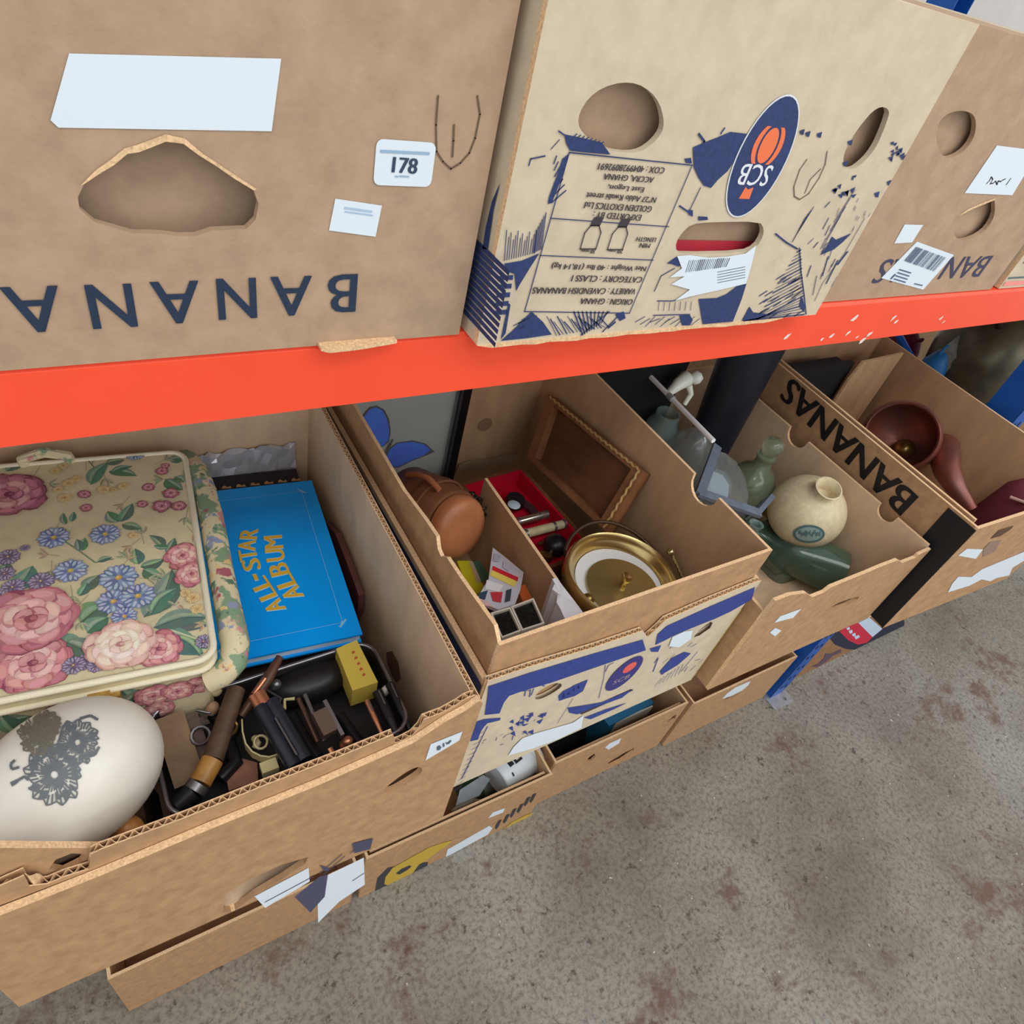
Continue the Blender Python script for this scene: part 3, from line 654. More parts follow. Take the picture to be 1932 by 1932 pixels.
for k in range(16):
    q = random.Random(40 + k); x, y = q.uniform(880, 1280), q.uniform(740, 1000); NP([SX(x, y), SX(x + q.uniform(40, 110), y - q.uniform(10, 40)), SX(x + q.uniform(30, 70), y + q.uniform(15, 40))])
NP([SX(*p) for p in [(1500, 530), (1560, 470), (1660, 420), (1690, 400), (1860, 330), (1800, 470), (1700, 530), (1600, 560), (1510, 590)]])
NL([SX(1060, 470), SX(1150, 460)], .001); NL([SX(1100, 470), SX(1090, 530)], .0012); NL([SX(1160, 450), SX(1150, 540)], .0012); NL([SX(1200, 440), SX(1170, 520)], .0012)
NL([SX(1680, 560), SX(1490, 860)], .0007); NL([SX(1260, 380), SX(1330, 410)], .0012)
NP([S4(*p) for p in [(870, 820), (1000, 800), (1080, 785), (1270, 705), (1200, 760), (1000, 830), (930, 860), (880, 850)]])
NP([S4(*p) for p in [(970, 880), (1100, 830), (1230, 790), (1150, 830), (1010, 890)]])
NP([S4(*p) for p in [(1430, 600), (1500, 520), (1580, 480), (1620, 490), (1540, 560), (1440, 620)]]); NP([S4(*p) for p in [(1370, 460), (1440, 440), (1420, 480), (1380, 480)]]); NL([S4(1660, 480), S4(1560, 600)], .0012); NL([S4(1420, 520), S4(1390, 600)], .0016)
for k in range(7): NL([S4(1440 + k * 22, 640 - k * 14), S4(1400 + k * 24, 690 - k * 12)], .0008)
NL([S4(1100, 560), S4(1090, 640), S4(1060, 760)], .0008); NL([S4(1150, 545), S4(1120, 560), S4(1100, 600)], .0012)
for k in range(26):
    q = random.Random(200 + k); x, y = q.uniform(560, 1250), q.uniform(720, 1120)
    if y > 1250 - x * .42: NL([SX(x, y), SX(x - q.uniform(10, 50), y + q.uniform(10, 50))], q.uniform(.0006, .0014))
for k in range(5): NP([SX(1540 + k * 60, 560 - k * 38), SX(1565 + k * 60, 470 - k * 30), SX(1580 + k * 60, 545 - k * 38)])
for k in range(14):
    q = random.Random(240 + k); x, y = q.uniform(1380, 1700), q.uniform(420, 620); NL([S4(x, y), S4(x - q.uniform(10, 40), y + q.uniform(8, 40))], q.uniform(.0006, .0014))
M2.decal('front', A, 'printed_drawing', mat('bright_navy_ink', (50, 66, 138), .7, var=.15, vscale=200), f2, 'navy band and leaf drawing')['kind'] = 'stuff'
g = MB(); c = fr.hit(1177, 1270); g.flat(fr, ell(c, .0245, .034, 30, -.1), .001, 0)
c2 = fr.hit(1187, 1258); g.flat(fr, ell(c2, .010, .0105, 16), .0012, 1)
put_text(g, fr, 'SCB', fr.hit(1172, 1280), .026, .0095, 0, .0012, 2)
g.build('oval_emblem', [mat('violet_navy_ink', (56, 54, 120), .7), mat('coral_ink', (226, 96, 88), .7), mat('tan_ink', (170, 150, 150), .7)], f2, V(M2.root['_b']))
M2.sticker('front', [(1261, 1218), (1268, 1200), (1290, 1190), (1306, 1188), (1302, 1205), (1280, 1220)], 'paper_label', part=f2, off=.0012)
lb = M2.sticker('front', [(958, 1424), (968, 1408), (985, 1391), (1010, 1382), (1080, 1362), (1100, 1348), (1096, 1372), (1050, 1394), (1000, 1412)], 'paper_label', part=f2, off=.0012)
fl = M2.fr['left']; g = MB(); g.flat(fl, rect(.01, .14, M2.D - .004, .215), .0008); M2.decal('left', g, 'printed_band', NAVY)

# ---- M3: box of glass
M3 = Carton('cardboard_box', 'open plain box with notched right wall holding bottles and round vase', (.664, -.154), (1.046, -.155), ZS + .004, .972, .5, KR, KRL, CG, .005)
fr = M3.fr['front']; W = M3.W; CX = lambda cx, cy: (1400 + cx / 3.632, 950 + cy / 3.632)
sl = fr.hits([CX(*p) for p in [(555, 750), (600, 715), (660, 680), (730, 655), (805, 638), (790, 658), (710, 700), (620, 730)]])
tp = fr.hits([(1771, 1032), (1733, 1047), (1728, 1052), (1703, 1062), (1694, 1057), (1660, 1070), (1637, 1080), (1600, 1095), (1568, 1108), (1555, 1118), (1532, 1127), (1521, 1119), (1491, 1123), (1466, 1129)])
tp = [p for p in tp if .003 < p[0] < W - .003]
f3 = M3.panel('front', top=[(W - .001, tp[0][1] + .003)] + tp + [(.001, tp[-1][1])], holes=[sl[::-1]], mo=KR)
M3.panel('left', h=.178)
fR = Frame(M3.FR, M3.d, Z3); D = M3.D; HR = .178
def notch(c, r, h): return [(c[0] + r * math.cos(t), min(h, c[1] + r * math.sin(t))) for t in [-i * math.pi / 8 for i in range(9)]]
n1, n2 = fR.hit(1680, 962), fR.hit(1519, 806)
tR = [(D - .006, HR)] + [(n2[0] + .022, HR)] + notch((n2[0], HR - .003), .022, HR) + [(n2[0] - .022, HR)] + [(n1[0] + .017, HR)] + notch((n1[0], HR - .003), .017, HR) + [(n1[0] - .017, HR), (.006, HR)]
M3.panel('right', top=tR); M3.panel('back'); M3.bottom()
M3.sticker('front', [CX(*p) for p in [(218, 815), (260, 770), (405, 718), (350, 780)]], 'paper_label', part=f3)
M3.sticker('front', [CX(*p) for p in [(188, 882), (225, 850), (268, 868), (225, 908)]], 'paper_label', part=f3)
# ---- M4: box with BANANAS on its side
M4 = Carton('cardboard_box', 'open box with black corner band and BANANAS on its side, holding a copper vessel', (1.056, -.181), (1.446, -.197), ZS + .004, 1.030, .5, KR, KRD, CG, .005)
fr = M4.fr['front']; W = M4.W
ho = fr.hits([CX(*p) for p in [(1540, 608), (1620, 580), (1690, 545), (1770, 522), (1740, 560), (1640, 602)]]); ho = [(a, max(b, .004 + .001 * i)) for i, (a, b) in enumerate(ho)]
tp = fr.hits([CX(*p) for p in [(1930, 90), (1850, 130), (1800, 200), (1720, 230), (1770, 170), (1620, 175)]])
tp = [p for p in tp if .003 < p[0] < W - .003]
f4 = M4.panel('front', holes=[ho[::-1]])
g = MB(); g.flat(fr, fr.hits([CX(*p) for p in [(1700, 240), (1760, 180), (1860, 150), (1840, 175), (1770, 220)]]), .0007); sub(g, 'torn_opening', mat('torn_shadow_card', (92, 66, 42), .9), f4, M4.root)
M4.panel('left', mo=KR); M4.panel('right'); M4.panel('back'); M4.bottom()
M4.panel('left', inset=.009, name='liner_panel', h=.243, mi=KRD)
fl = M4.fr['left']; g = MB(); D = M4.D
c = ((fl.hit(1490, 735)[0] + fl.hit(1705, 950)[0]) / 2, .197)
g2 = fl.hit(1705, 945); g1 = fl.hit(1490, 738)
put_text(g, fl, 'BANANAS', ((g1[0] + g2[0]) / 2, (g1[1] + g2[1]) / 2), abs(g2[0] - g1[0]) + .022, .046, math.pi + math.atan2(g2[1] - g1[1], g2[0] - g1[0]), .0008, bold=.0020)
M4.decal('left', g, 'printed_lettering', BLK, None, 'upside-down black lettering BANANAS')
g = MB(); bl = fl.hit(1786, 962)[0]; g.flat(fl, rect(bl, 0, D - .0005, .236), .0008); M4.decal('left', g, 'printed_band', BLK, None, 'black corner band')
M4.sticker('front', [CX(*p) for p in [(1478, 355), (1540, 308), (1650, 312), (1600, 378)]], 'paper_label', part=f4)
M4.sticker('front', [CX(*p) for p in [(1652, 312), (1700, 262), (1775, 250), (1730, 330), (1650, 362)]], 'packing_tape', mat('brown_tape', (150, 122, 104), .4), part=f4)
M4.sticker('front', [CX(*p) for p in [(1408, 608), (1440, 545), (1480, 500), (1570, 502), (1640, 450), (1760, 400), (1940, 325), (1940, 385), (1850, 440), (1830, 490), (1740, 510), (1700, 532), (1640, 518), (1560, 560)]], 'torn_label', part=f4)
# ================================================================ floor boxes
def fbox(label, x0, x1, yf, h, mo=KR, y2=None):
    c = Carton('cardboard_box', label, (x0, yf), (x1, yf if y2 is None else y2), .001, h, .5, mo, KRD, 'cardboard boxes on the floor', .005)
    for s_ in ('left', 'right', 'back'): c.panel(s_)
    c.bottom(); return c
F1 = fbox('open box on the floor with yellow and black oval print', .258, .672, .006, .213, KR, .003)
fr = F1.fr['front']; EX = lambda cx, cy: (640 + cx / 4.6, 1400 + cy / 4.6)
h1 = fr.hits([EX(*p) for p in [(490, 1135), (540, 1095), (610, 1065), (625, 1075), (590, 1105), (520, 1145)]])
ff = F1.panel('front', holes=[h1[::-1]]); F1.panel('front', inset=.011, name='liner_panel', h=.205)
g = MB()
def q_(pts, o, mi): g.flat(fr, fr.hits([EX(*p) for p in pts]), o, mi)
q_([(310, 1290), (330, 1180), (420, 1090), (560, 1060), (770, 1040), (750, 1120), (690, 1210), (560, 1290), (400, 1330), (300, 1340)], .0008, 0)
q_([(390, 1230), (400, 1170), (460, 1090), (600, 1010), (780, 910), (900, 870), (980, 850), (930, 900), (850, 950), (760, 1020), (690, 1060), (640, 1130), (560, 1200), (460, 1250)], .001, 1)
q_([(1200, 940), (1290, 860), (1400, 770), (1500, 690), (1620, 630), (1680, 610), (1660, 650), (1560, 720), (1400, 830), (1280, 910)], .001, 1)
for x, y in ((1350, 740), (1420, 690), (1480, 640), (1540, 600), (1600, 540), (1650, 510)): q_([(x, y), (x + 30, y - 60), (x + 60, y - 70), (x + 30, y - 10), (x + 10, y + 15)], .0012, 0)
q_([(490, 1135), (540, 1095), (610, 1065), (625, 1075), (590, 1105), (520, 1145)], .0014, 0)
g.build('printed_drawing', [mat('charcoal_ink', (58, 58, 64), .7), mat('yellow_ink', (196, 164, 60), .7)], ff, V(F1.root['_b']))['kind'] = 'stuff'
F1.sticker('front', [EX(*p) for p in [(920, 1000), (940, 930), (1300, 725), (1330, 745), (1290, 800)]], 'paper_label', part=ff)
F1.sticker('front', [EX(*p) for p in [(1290, 660), (1330, 610), (1440, 570), (1420, 610)]], 'paper_label', part=ff)
F2 = fbox('open plain box on the floor below the printed box', .690, 1.085, .020, .215)
fr = F2.fr['front']
hs = [fr.hits([(1105, 1437), (1112, 1428), (1122, 1422), (1124, 1427), (1115, 1436)])[::-1], fr.hits([(1147, 1440), (1165, 1427), (1197, 1411), (1195, 1417), (1170, 1434), (1150, 1444)])[::-1], fr.hits([(1258, 1362), (1272, 1350), (1276, 1348), (1274, 1356), (1262, 1364)])[::-1]]
f_ = F2.panel('front', holes=hs); F2.panel('front', inset=.010, name='liner_panel', h=.2)
F2.sticker('front', [(1141, 1410), (1150, 1402), (1172, 1392), (1168, 1402), (1148, 1414)], 'paper_label', part=f_)
F3 = fbox('plain box on the floor next to the blue upright foot', 1.10, 1.49, .012, .21)
fr = F3.fr['front']; WX = lambda cx, cy: (1300 + cx / 4.83, 1100 + cy / 4.83)
hs = [fr.hits([WX(*p) for p in [(310, 1075), (350, 1040), (470, 985), (480, 992), (400, 1045), (320, 1085)]])[::-1]]
f_ = F3.panel('front', holes=hs)
F3.sticker('front', [WX(*p) for p in [(300, 1055), (350, 1000), (420, 950), (560, 890), (540, 930), (480, 980), (380, 1030)]], 'paper_label', part=f_)
F4 = fbox('brown printed box on the floor with red and white label, right of the blue upright', 1.62, 2.02, .02, .235, mat('brown_card', (150, 110, 76), .8, var=.15, vscale=40))
fr = F4.fr['front']; f_ = F4.panel('front'); g = MB()
def q_(pts, o, mi): g.flat(fr, fr.hits([WX(*p) for p in pts]), o, mi)
q_([(1270, 490), (1340, 440), (1700, 420), (1960, 330), (1960, 400), (1850, 500), (1700, 570), (1560, 610), (1430, 600), (1330, 560)], .0008, 0)
q_([(1370, 440), (1400, 410), (1540, 360), (1670, 490), (1620, 540), (1540, 560), (1450, 520)], .0012, 1)
q_([(1540, 360), (1640, 310), (1760, 415), (1670, 490)], .0012, 2)
q_([(1600, 570), (1720, 530), (1830, 470), (1850, 480), (1740, 550), (1620, 590)], .0011, 3)
q_([(1110, 760), (1180, 730), (1230, 680), (1240, 640), (1300, 640), (1380, 600), (1390, 630), (1310, 660), (1270, 700), (1180, 760)], .0009, 3)
[g.flat(fr, fr.hits(q), .0016, 2) for q in ([(1596, 1184), (1602, 1182), (1603, 1187), (1598, 1188)], [(1600, 1190), (1607, 1187), (1608, 1193), (1603, 1195)], [(1606, 1196), (1613, 1193), (1614, 1199), (1609, 1200)], [(1611, 1201), (1619, 1197), (1622, 1201), (1614, 1206)])]
g.build('printed_label', [mat('night_ink', (24, 32, 58), .6), mat('crimson_ink', (206, 28, 62), .6), mat('pale_blue_white_ink', (200, 216, 236), .6), mat('mauve_ink', (96, 74, 92), .6)], f_, V(F4.root['_b']))
F5 = fbox('plain box on the floor directly under the torn-rim box', -.16, .24, .006, .213)
F5.panel('front')

# ================================================================ things in the nearest box
FLR = ZS + .0085
def clip(poly, cv):
    """keep the part of a polygon inside a convex outline"""
    out = list(poly); n = len(cv)
    ar = sum(cv[i][0] * cv[(i + 1) % n][1] - cv[(i + 1) % n][0] * cv[i][1] for i in range(n)); sg = 1 if ar > 0 else -1
    for i in range(n):
        a, b = cv[i], cv[(i + 1) % n]; inp = out; out = []
        if not inp: return []
        f = lambda p: sg * ((b[0] - a[0]) * (p[1] - a[1]) - (b[1] - a[1]) * (p[0] - a[0]))
        for j in range(len(inp)):
            p, q = inp[j], inp[(j + 1) % len(inp)]; fp, fq = f(p), f(q)
            if fp >= 0: out.append(p)
            if (fp >= 0) != (fq >= 0):
                t = fp / (fp - fq); out.append((p[0] + (q[0] - p[0]) * t, p[1] + (q[1] - p[1]) * t))
    return out
class Floral:
    def __init__(s, fr, bound, seed=1): s.fr, s.b, s.g, s.z, s.r = fr, bound, MB(), .0003, random.Random(seed); s.k = 0
    def poly(s, pts, col):
        pts = clip(pts, s.b)
        if len(pts) < 3: return
        s.z += s.dz; k = len(pts); cx = sum(p[0] for p in pts) / k; cy = sum(p[1] for p in pts) / k
        s.g.flat(s.fr, pts, s.z, 0, col)
    dz = 0.
    def lay(s, z0, m, st, dz): s.k += 1; s.z = z0 + (s.k % m) * st; s.dz = dz
    def jit(s, c, a=10): return tuple(max(0, min(255, x + s.r.uniform(-a, a))) for x in c)
    def blob(s, c, rx, ry, rot, col, n=11, w=.12):
        o = []
        for i in range(n):
            t = 2 * math.pi * i / n; k = 1 + s.r.uniform(-w, w); x, y = rx * k * math.cos(t), ry * k * math.sin(t)
            o.append((c[0] + x * math.cos(rot) - y * math.sin(rot), c[1] + x * math.sin(rot) + y * math.cos(rot)))
        s.poly(o, s.jit(col, 7))
    def rose(s, c, r, pal):
        dk, md, lt, hi = pal; s.lay(.0006, 5, .0004, 4e-6)
        for ring, (n, d, q, cols) in enumerate(((9, .74, .36, (dk, md)), (8, .58, .34, (md, lt)), (6, .36, .30, (lt, hi)), (4, .18, .22, (md, lt)))):
            a0 = s.r.uniform(0, 6)
            for i in range(n):
                t = a0 + 2 * math.pi * i / n + s.r.uniform(-.2, .2); rr = r * d * s.r.uniform(.85, 1.1); p = (c[0] + rr * math.cos(t), c[1] + rr * math.sin(t))
                s.blob(p, r * q * .9, r * q * 1.15, t, cols[0]); s.blob((p[0] + .10 * r * q * math.cos(t), p[1] + .10 * r * q * math.sin(t)), r * q * .74, r * q * 1.0, t, cols[1])
                s.blob((p[0] + .35 * r * q * math.cos(t), p[1] + .35 * r * q * math.sin(t)), r * q * .34, r * q * .7, t, tuple(min(255, x + 16) for x in cols[1]))
        s.blob(c, r * .14, r * .12, 0, dk); s.blob((c[0] + r * .05, c[1]), r * .07, r * .06, 0, md)
    def daisy(s, c, r, pal, ctr=(206, 164, 84)):
        n = 9; a0 = s.r.uniform(0, 6); s.lay(.0008, 5, .0003, 4e-6)
        for lay in (0, 1):
            for i in range(n):
                t = a0 + lay * .35 + 2 * math.pi * i / n; d = r * (.58 if lay == 0 else .5); p = (c[0] + d * math.cos(t), c[1] + d * math.sin(t))
                s.blob(p, r * .42, r * .2, t, pal[0 if (i + lay) % 2 else 1], 9, .08); s.blob((p[0] + .1 * r * math.cos(t), p[1] + .1 * r * math.sin(t)), r * .24, r * .09, t, pal[2], 7, .1)
        s.blob(c, r * .17, r * .17, 0, ctr); s.blob((c[0] - r * .04, c[1] + r * .04), r * .08, r * .08, 0, (232, 198, 120))
    def leaf(s, a, b, wd, pal=((98, 128, 108), (126, 154, 130), (158, 180, 152))):
        a, b = V(a), V(b); d = b - a; n = V((-d.y, d.x)).normalized(); bend = n * d.length * s.r.uniform(-.14, .14); N = 8; s.lay(.0002, 13, 2.5e-5, 5e-7)
        mid = [a + d * (i / N) + bend * math.sin(math.pi * i / N) for i in range(N + 1)]; wv = [wd * math.sin(math.pi * (i / N) ** .8) ** .85 if 0 < i < N else 0 for i in range(N + 1)]
        lo = [tuple(m - n * w_) for m, w_ in zip(mid, wv)]; up = [tuple(m + n * w_) for m, w_ in zip(mid, wv)]; ct = [tuple(m) for m in mid]
        c0, c1, c2 = s.jit(pal[0], 12), s.jit(pal[1], 12), s.jit(pal[2], 10)
        for i in range(N):
            s.poly([lo[i], lo[i + 1], ct[i + 1], ct[i]], s.jit(c0, 5)); s.poly([ct[i], ct[i + 1], up[i + 1], up[i]], s.jit(c1, 5))
        for i in range(1, N - 1): s.poly([tuple(mid[i] + n * wv[i] * .15), tuple(mid[i + 1] + n * wv[i + 1] * .15), tuple(mid[i + 1] + n * wv[i + 1] * .5), tuple(mid[i] + n * wv[i] * .5)], s.jit(c2, 6))
        s.stem([ct[0], ct[N // 2], ct[N]], wd * .07, tuple(x * .82 for x in c0))
    def stem(s, pts, wd, col=(112, 140, 108)):
        s.z += 6e-6
        for a, b in zip(pts, pts[1:]):
            a, b = V(a), V(b); d = (b - a); n = V((-d.y, d.x)).normalized() * wd / 2; s.poly([tuple(a - n), tuple(b - n), tuple(b + n), tuple(a + n)], col)
PINK = ((150, 84, 98), (186, 114, 122), (212, 150, 150), (228, 186, 176)); DUSK = ((128, 68, 84), (158, 92, 106), (186, 122, 132), (212, 158, 160)); PALE = ((196, 136, 134), (222, 180, 168), (234, 208, 190), (240, 224, 206))
BLUE = ((108, 122, 162), (136, 150, 184), (186, 196, 212)); VIOL = ((112, 98, 122), (134, 120, 146), (172, 162, 182))

# ---- sewing box
LZ = 1.0; LB = V((.076, .279, LZ)); LF = V((.046, -.011, LZ)); LW = .190; LL = (LB - LF).length
ay = (LB - LF).normalized(); ax_ = V((ay.y, -ay.x, 0)); C0 = (LB + LF) / 2 - ax_ * LW / 2
sb = thing('sewing_box', 'floral fabric sewing box with cream piping and padded handle', 'sewing box', (C0.x, C0.y, FLR))
top = Frame(C0, ax_, ay); out = rrect((0, 0), LW, LL, .016, 5)
CREAM = mat('cream_fabric', (216, 202, 164), .85, spec=.15, var=.05, vscale=80, bump=.2, bscale=900)
PIPE = mat('cream_piping', (232, 222, 194), .7, bump=.3, bscale=500)
def flo_fabric():
    m = bpy.data.materials.new('floral_fabric'); m.use_nodes = True; nt = m.node_tree; b = nt.nodes['Principled BSDF']; b.inputs['Roughness'].default_value = .85
    tc = nt.nodes.new('ShaderNodeTexCoord'); last = None
    def layer(sc, off, th, col, prev):
        mp = nt.nodes.new('ShaderNodeMapping'); mp.inputs['Location'].default_value = off; nt.links.new(tc.outputs['Object'], mp.inputs[0])
        n = nt.nodes.new('ShaderNodeTexNoise'); n.inputs['Scale'].default_value = sc; n.inputs['Detail'].default_value = 3; nt.links.new(mp.outputs[0], n.inputs['Vector'])
        r = nt.nodes.new('ShaderNodeValToRGB'); r.color_ramp.elements[0].position = th; r.color_ramp.elements[1].position = th + .035; nt.links.new(n.outputs['Fac'], r.inputs[0])
        x = nt.nodes.new('ShaderNodeMix'); x.data_type = 'RGBA'; nt.links.new(r.outputs[0], x.inputs['Factor']); x.inputs[7].default_value = lin(col) + (1,)
        if isinstance(prev, tuple): x.inputs[6].default_value = lin(prev) + (1,)
        else: nt.links.new(prev, x.inputs[6])
        return x.outputs[2]
    c = layer(42, (0, 0, 0), .52, (128, 154, 122), (216, 202, 164)); c = layer(30, (3, 5, 1), .58, (206, 138, 136), c); c = layer(60, (8, 2, 6), .62, (140, 150, 176), c)
    c = layer(70, (1, 9, 3), .62, (92, 124, 100), c); c = layer(90, (4, 4, 9), .64, (222, 190, 132), c); c = layer(55, (6, 1, 2), .66, (168, 92, 104), c)
    nt.links.new(c, b.inputs['Base Color']); return m
FLO = flo_fabric()
g = MB(); g.plate(top, out, (), -.017, 0); lid = g.build('lid', CREAM, sb)
for zo, r_ in ((-.001, .0034), (-.017, .003)):
    g = MB(); g.tube([top.at(p, zo) for p in rrect((0, 0), LW + .001, LL + .001, .016, 5)], r_, 8, True); sub(g, 'piping', PIPE, lid, sb, 60)
F = Floral(top, rrect((0, 0), LW - .006, LL - .006, .014, 4), 5); H = lambda u, v: top.hit(u, v); K = 1 / 2250.
def hl(u, v, u2, v2, wd, **k): F.leaf(H(u, v), H(u2, v2), wd * K * .72, **k)
for k in range(46):
    u, v = F.r.uniform(0, 400), F.r.uniform(850, 1250); t = F.r.uniform(0, 6.3); pp = [((150, 156, 124), (176, 178, 148), (196, 194, 164)), ((176, 150, 120), (194, 172, 140), (206, 188, 158))][k % 2]
    for dt in (-.7, 0, .7): hl(u, v, u + 20 * math.cos(t + dt), v + 16 * math.sin(t + dt), 5, pal=pp)
    F.stem([H(u, v), H(u - 24 * math.cos(t), v - 20 * math.sin(t))], .0006, (168, 164, 132))
for a in ((12, 890, 45, 862, 22), (60, 870, 95, 855, 22), (172, 915, 205, 872, 26), (200, 875, 235, 868, 20), (205, 890, 258, 898, 22), (210, 893, 250, 880, 16), (318, 868, 350, 862, 24), (312, 905, 345, 925, 26), (330, 900, 348, 910, 22),
          (225, 985, 203, 965, 22), (228, 985, 250, 950, 20), (230, 990, 268, 998, 18), (125, 990, 120, 968, 10), (135, 985, 140, 966, 10), (155, 1040, 160, 1015, 14), (150, 1040, 145, 1018, 14), (185, 1060, 212, 1052, 12),
          (262, 1065, 255, 1035, 22), (265, 1070, 310, 1055, 22), (270, 1075, 305, 1092, 22), (315, 1045, 330, 1015, 16), (310, 1035, 282, 1010, 16), (318, 1032, 290, 1030, 12), (30, 1115, 62, 1068, 34), (0, 1090, 15, 1060, 22),
          (160, 1115, 188, 1085, 24), (150, 1125, 165, 1100, 16), (272, 1165, 325, 1075, 44), (285, 1160, 335, 1110, 30), (290, 1185, 395, 1165, 34), (330, 1185, 395, 1180, 26), (300, 1185, 385, 1235, 40), (330, 1200, 378, 1238, 26),
          (152, 1175, 210, 1140, 46), (165, 1195, 205, 1165, 32), (85, 1220, 165, 1225, 46), (120, 1210, 175, 1245, 32), (375, 1200, 398, 1225, 20), (0, 1170, 12, 1130, 20)): hl(*a)
F.stem([H(120, 1020), H(150, 1040), H(180, 1062), H(215, 1055)], .0012); F.stem([H(285, 1178), H(320, 1150), H(350, 1135)], .0018, (206, 204, 168)); F.stem([H(160, 862), H(185, 890)], .001, (120, 110, 90)); F.stem([H(310, 1185), H(390, 1212)], .0018, (206, 204, 168))
F.rose(H(18, 935), 74 * K, DUSK); F.rose(H(60, 1170), 84 * K, PINK); F.rose(H(8, 1205), 50 * K, DUSK); F.rose(H(62, 1252), 66 * K, PINK)
F.rose(H(345, 1050), 38 * K, PINK); F.rose(H(362, 1085), 34 * K, PINK); F.rose(H(228, 1218), 60 * K, PALE); F.rose(H(300, 1225), 44 * K, PINK); F.rose(H(130, 862), 22 * K, ((176, 130, 116), (196, 152, 130), (210, 172, 146), (222, 190, 160)))
for u, v, r in ((102, 1016, 33), (199, 1010, 33), (134, 1079, 34), (224, 1091, 40), (214, 1136, 34), (261, 1126, 36), (235, 1165, 26), (255, 860, 24)): F.daisy(H(u, v), r * K, BLUE)
for u, v, r in ((16, 1052, 24), (78, 1098, 26), (25, 1110, 24), (10, 1085, 20), (140, 1258, 22), (160, 1250, 20), (182, 1256, 18), (385, 1212, 18), (48, 1036, 10), (5, 1130, 20)): F.daisy(H(u, v), r * K, VIOL, (120, 104, 110))
for u, v, r in ((280, 920, 14), (306, 890, 15), (323, 932, 18), (306, 957, 20), (269, 954, 12), (338, 955, 16), (312, 880, 10), (163, 960, 12), (160, 935, 14)): F.rose(H(u, v), r * K, DUSK)
for u, v, r in ((130, 914, 14), (122, 940, 16), (110, 925, 12), (145, 905, 12), (196, 926, 15), (233, 920, 13), (215, 925, 9), (105, 890, 12), (120, 880, 12), (252, 1012, 10), (365, 1130, 16), (372, 1150, 14), (350, 1120, 12)): F.daisy(H(u, v), r * K, ((206, 172, 112), (216, 186, 132), (228, 206, 160)), (176, 130, 84))
sub(F.g, 'printed_flowers', FABRIC, lid, sb)
g = MB(); bo = rrect((0, 0), LW - .004, LL - .004, .016, 5); g.plate(Frame(top.O - Z3 * .02, ax_, ay), bo, (), -(LZ - .02 - FLR), 0); body = g.build('body', CREAM, sb)
ff = Frame(C0 - ay * (LL / 2 - .002) - ax_ * LW / 2 - Z3 * (LZ - FLR), ax_, Z3); F = Floral(ff, rect(.012, .004, LW - .012, LZ - FLR - .02), 9); H = lambda u, v: ff.hit(u, v)
F.leaf(H(225, 1300), H(268, 1335), 26 * K); F.leaf(H(228, 1330), H(262, 1300), 20 * K)
for u, v, r in ((290, 1310, 36), (335, 1300, 32), (372, 1292, 30), (115, 1342, 34), (80, 1360, 30), (300, 1335, 30)): F.rose(H(u, v), r * K, PINK)
F.leaf(H(0, 1370), H(60, 1350), 26 * K); F.leaf(H(40, 1385), H(0, 1345), 20 * K)
for i in range(14): F.rose((F.r.uniform(.01, .18), F.r.uniform(.01, .12)), F.r.uniform(.012, .02), PINK if i % 2 else PALE); F.leaf((F.r.uniform(.01, .18), F.r.uniform(.01, .12)), (F.r.uniform(.01, .18), F.r.uniform(.01, .12)), .006)
sub(F.g, 'printed_flowers', FABRIC, body, sb)
g = MB(); hp = [P(u, v, z=z) for u, v, z in ((349, 868, .975), (358, 872, .985), (372, 892, .99), (385, 925, .992), (397, 970, .992), (408, 1030, .992), (421, 1100, .992), (434, 1165, .990), (444, 1215, .986), (440, 1250, .98), (420, 1272, .972), (395, 1283, .966))]
hs = []
for a, b in zip(hp, hp[1:]): hs += [a, (a + b) / 2]
hs.append(hp[-1]); q = random.Random(2)
g.tube(hs, [.0125 * (1 + q.uniform(-.05, .05)) for _ in hs], 14); g.build('handle', FLO, sb, smooth=50, label='padded fabric handle')
g = MB()
c = ff.hit(190, 1310); cz = ff.at(c, .004); g.box(cz, (.017, .012, .02), (ax_, ay, Z3)); g.box(ff.at((c[0] + .011, c[1] - .002), .004), (.009, .012, .018), (ax_, ay, Z3))
g.build('clasp', mat('brushed_gold', (206, 168, 98), .35, metal=.7, var=.2, vscale=120), sb, label='gold clasp')
c = ff.at(ff.hit(150, 1318), .0)
g = MB(); t0 = Frame(C0, ax_, ay); cb = t0.at((-.06, LL / 2 - .004), -.03); g.tube([cb, cb + Z3 * .036 + ay * .006, cb + ax_ * .02 + Z3 * .043 + ay * .006, cb + ax_ * .04 + Z3 * .036 + ay * .006, cb + ax_ * .05], .006, 8); g.build('hinge_tab', FLO, sb)

# ---- books
def book(name, label, c, ax, size, zb, cover, pages=(222, 212, 186), group='books beside the sewing box'):
    a = V((ax[0], ax[1], 0)).normalized(); b = V((-a.y, a.x, 0)); t = thing(name, label, 'book', (c[0], c[1], zb), group)
    th = size[2]; c3 = V((c[0], c[1], zb)); axs = (a, b, Z3)
    g = MB(); g.box(c3 + Z3 * (th - .0012), (size[0], size[1], .0024), axs); g.box(c3 + Z3 * .0012, (size[0], size[1], .0024), axs); g.box(c3 - a * (size[0] / 2 - .001) + Z3 * th / 2, (.002, size[1], th - .004), axs)
    o = g.build('cover', cover, t)
    g = MB(); g.box(c3 + Z3 * th / 2 + a * .001, (size[0] - .006, size[1] - .006, th - .005), axs); g.build('pages', mat('page_' + name + label[:6], pages, .8), t)
    return t, o, Frame(c3 + Z3 * th, a, b)
p0, p1, p2 = P(588, 906, z=.93), P(684, 1196, z=.93), P(481, 1256, z=.93)
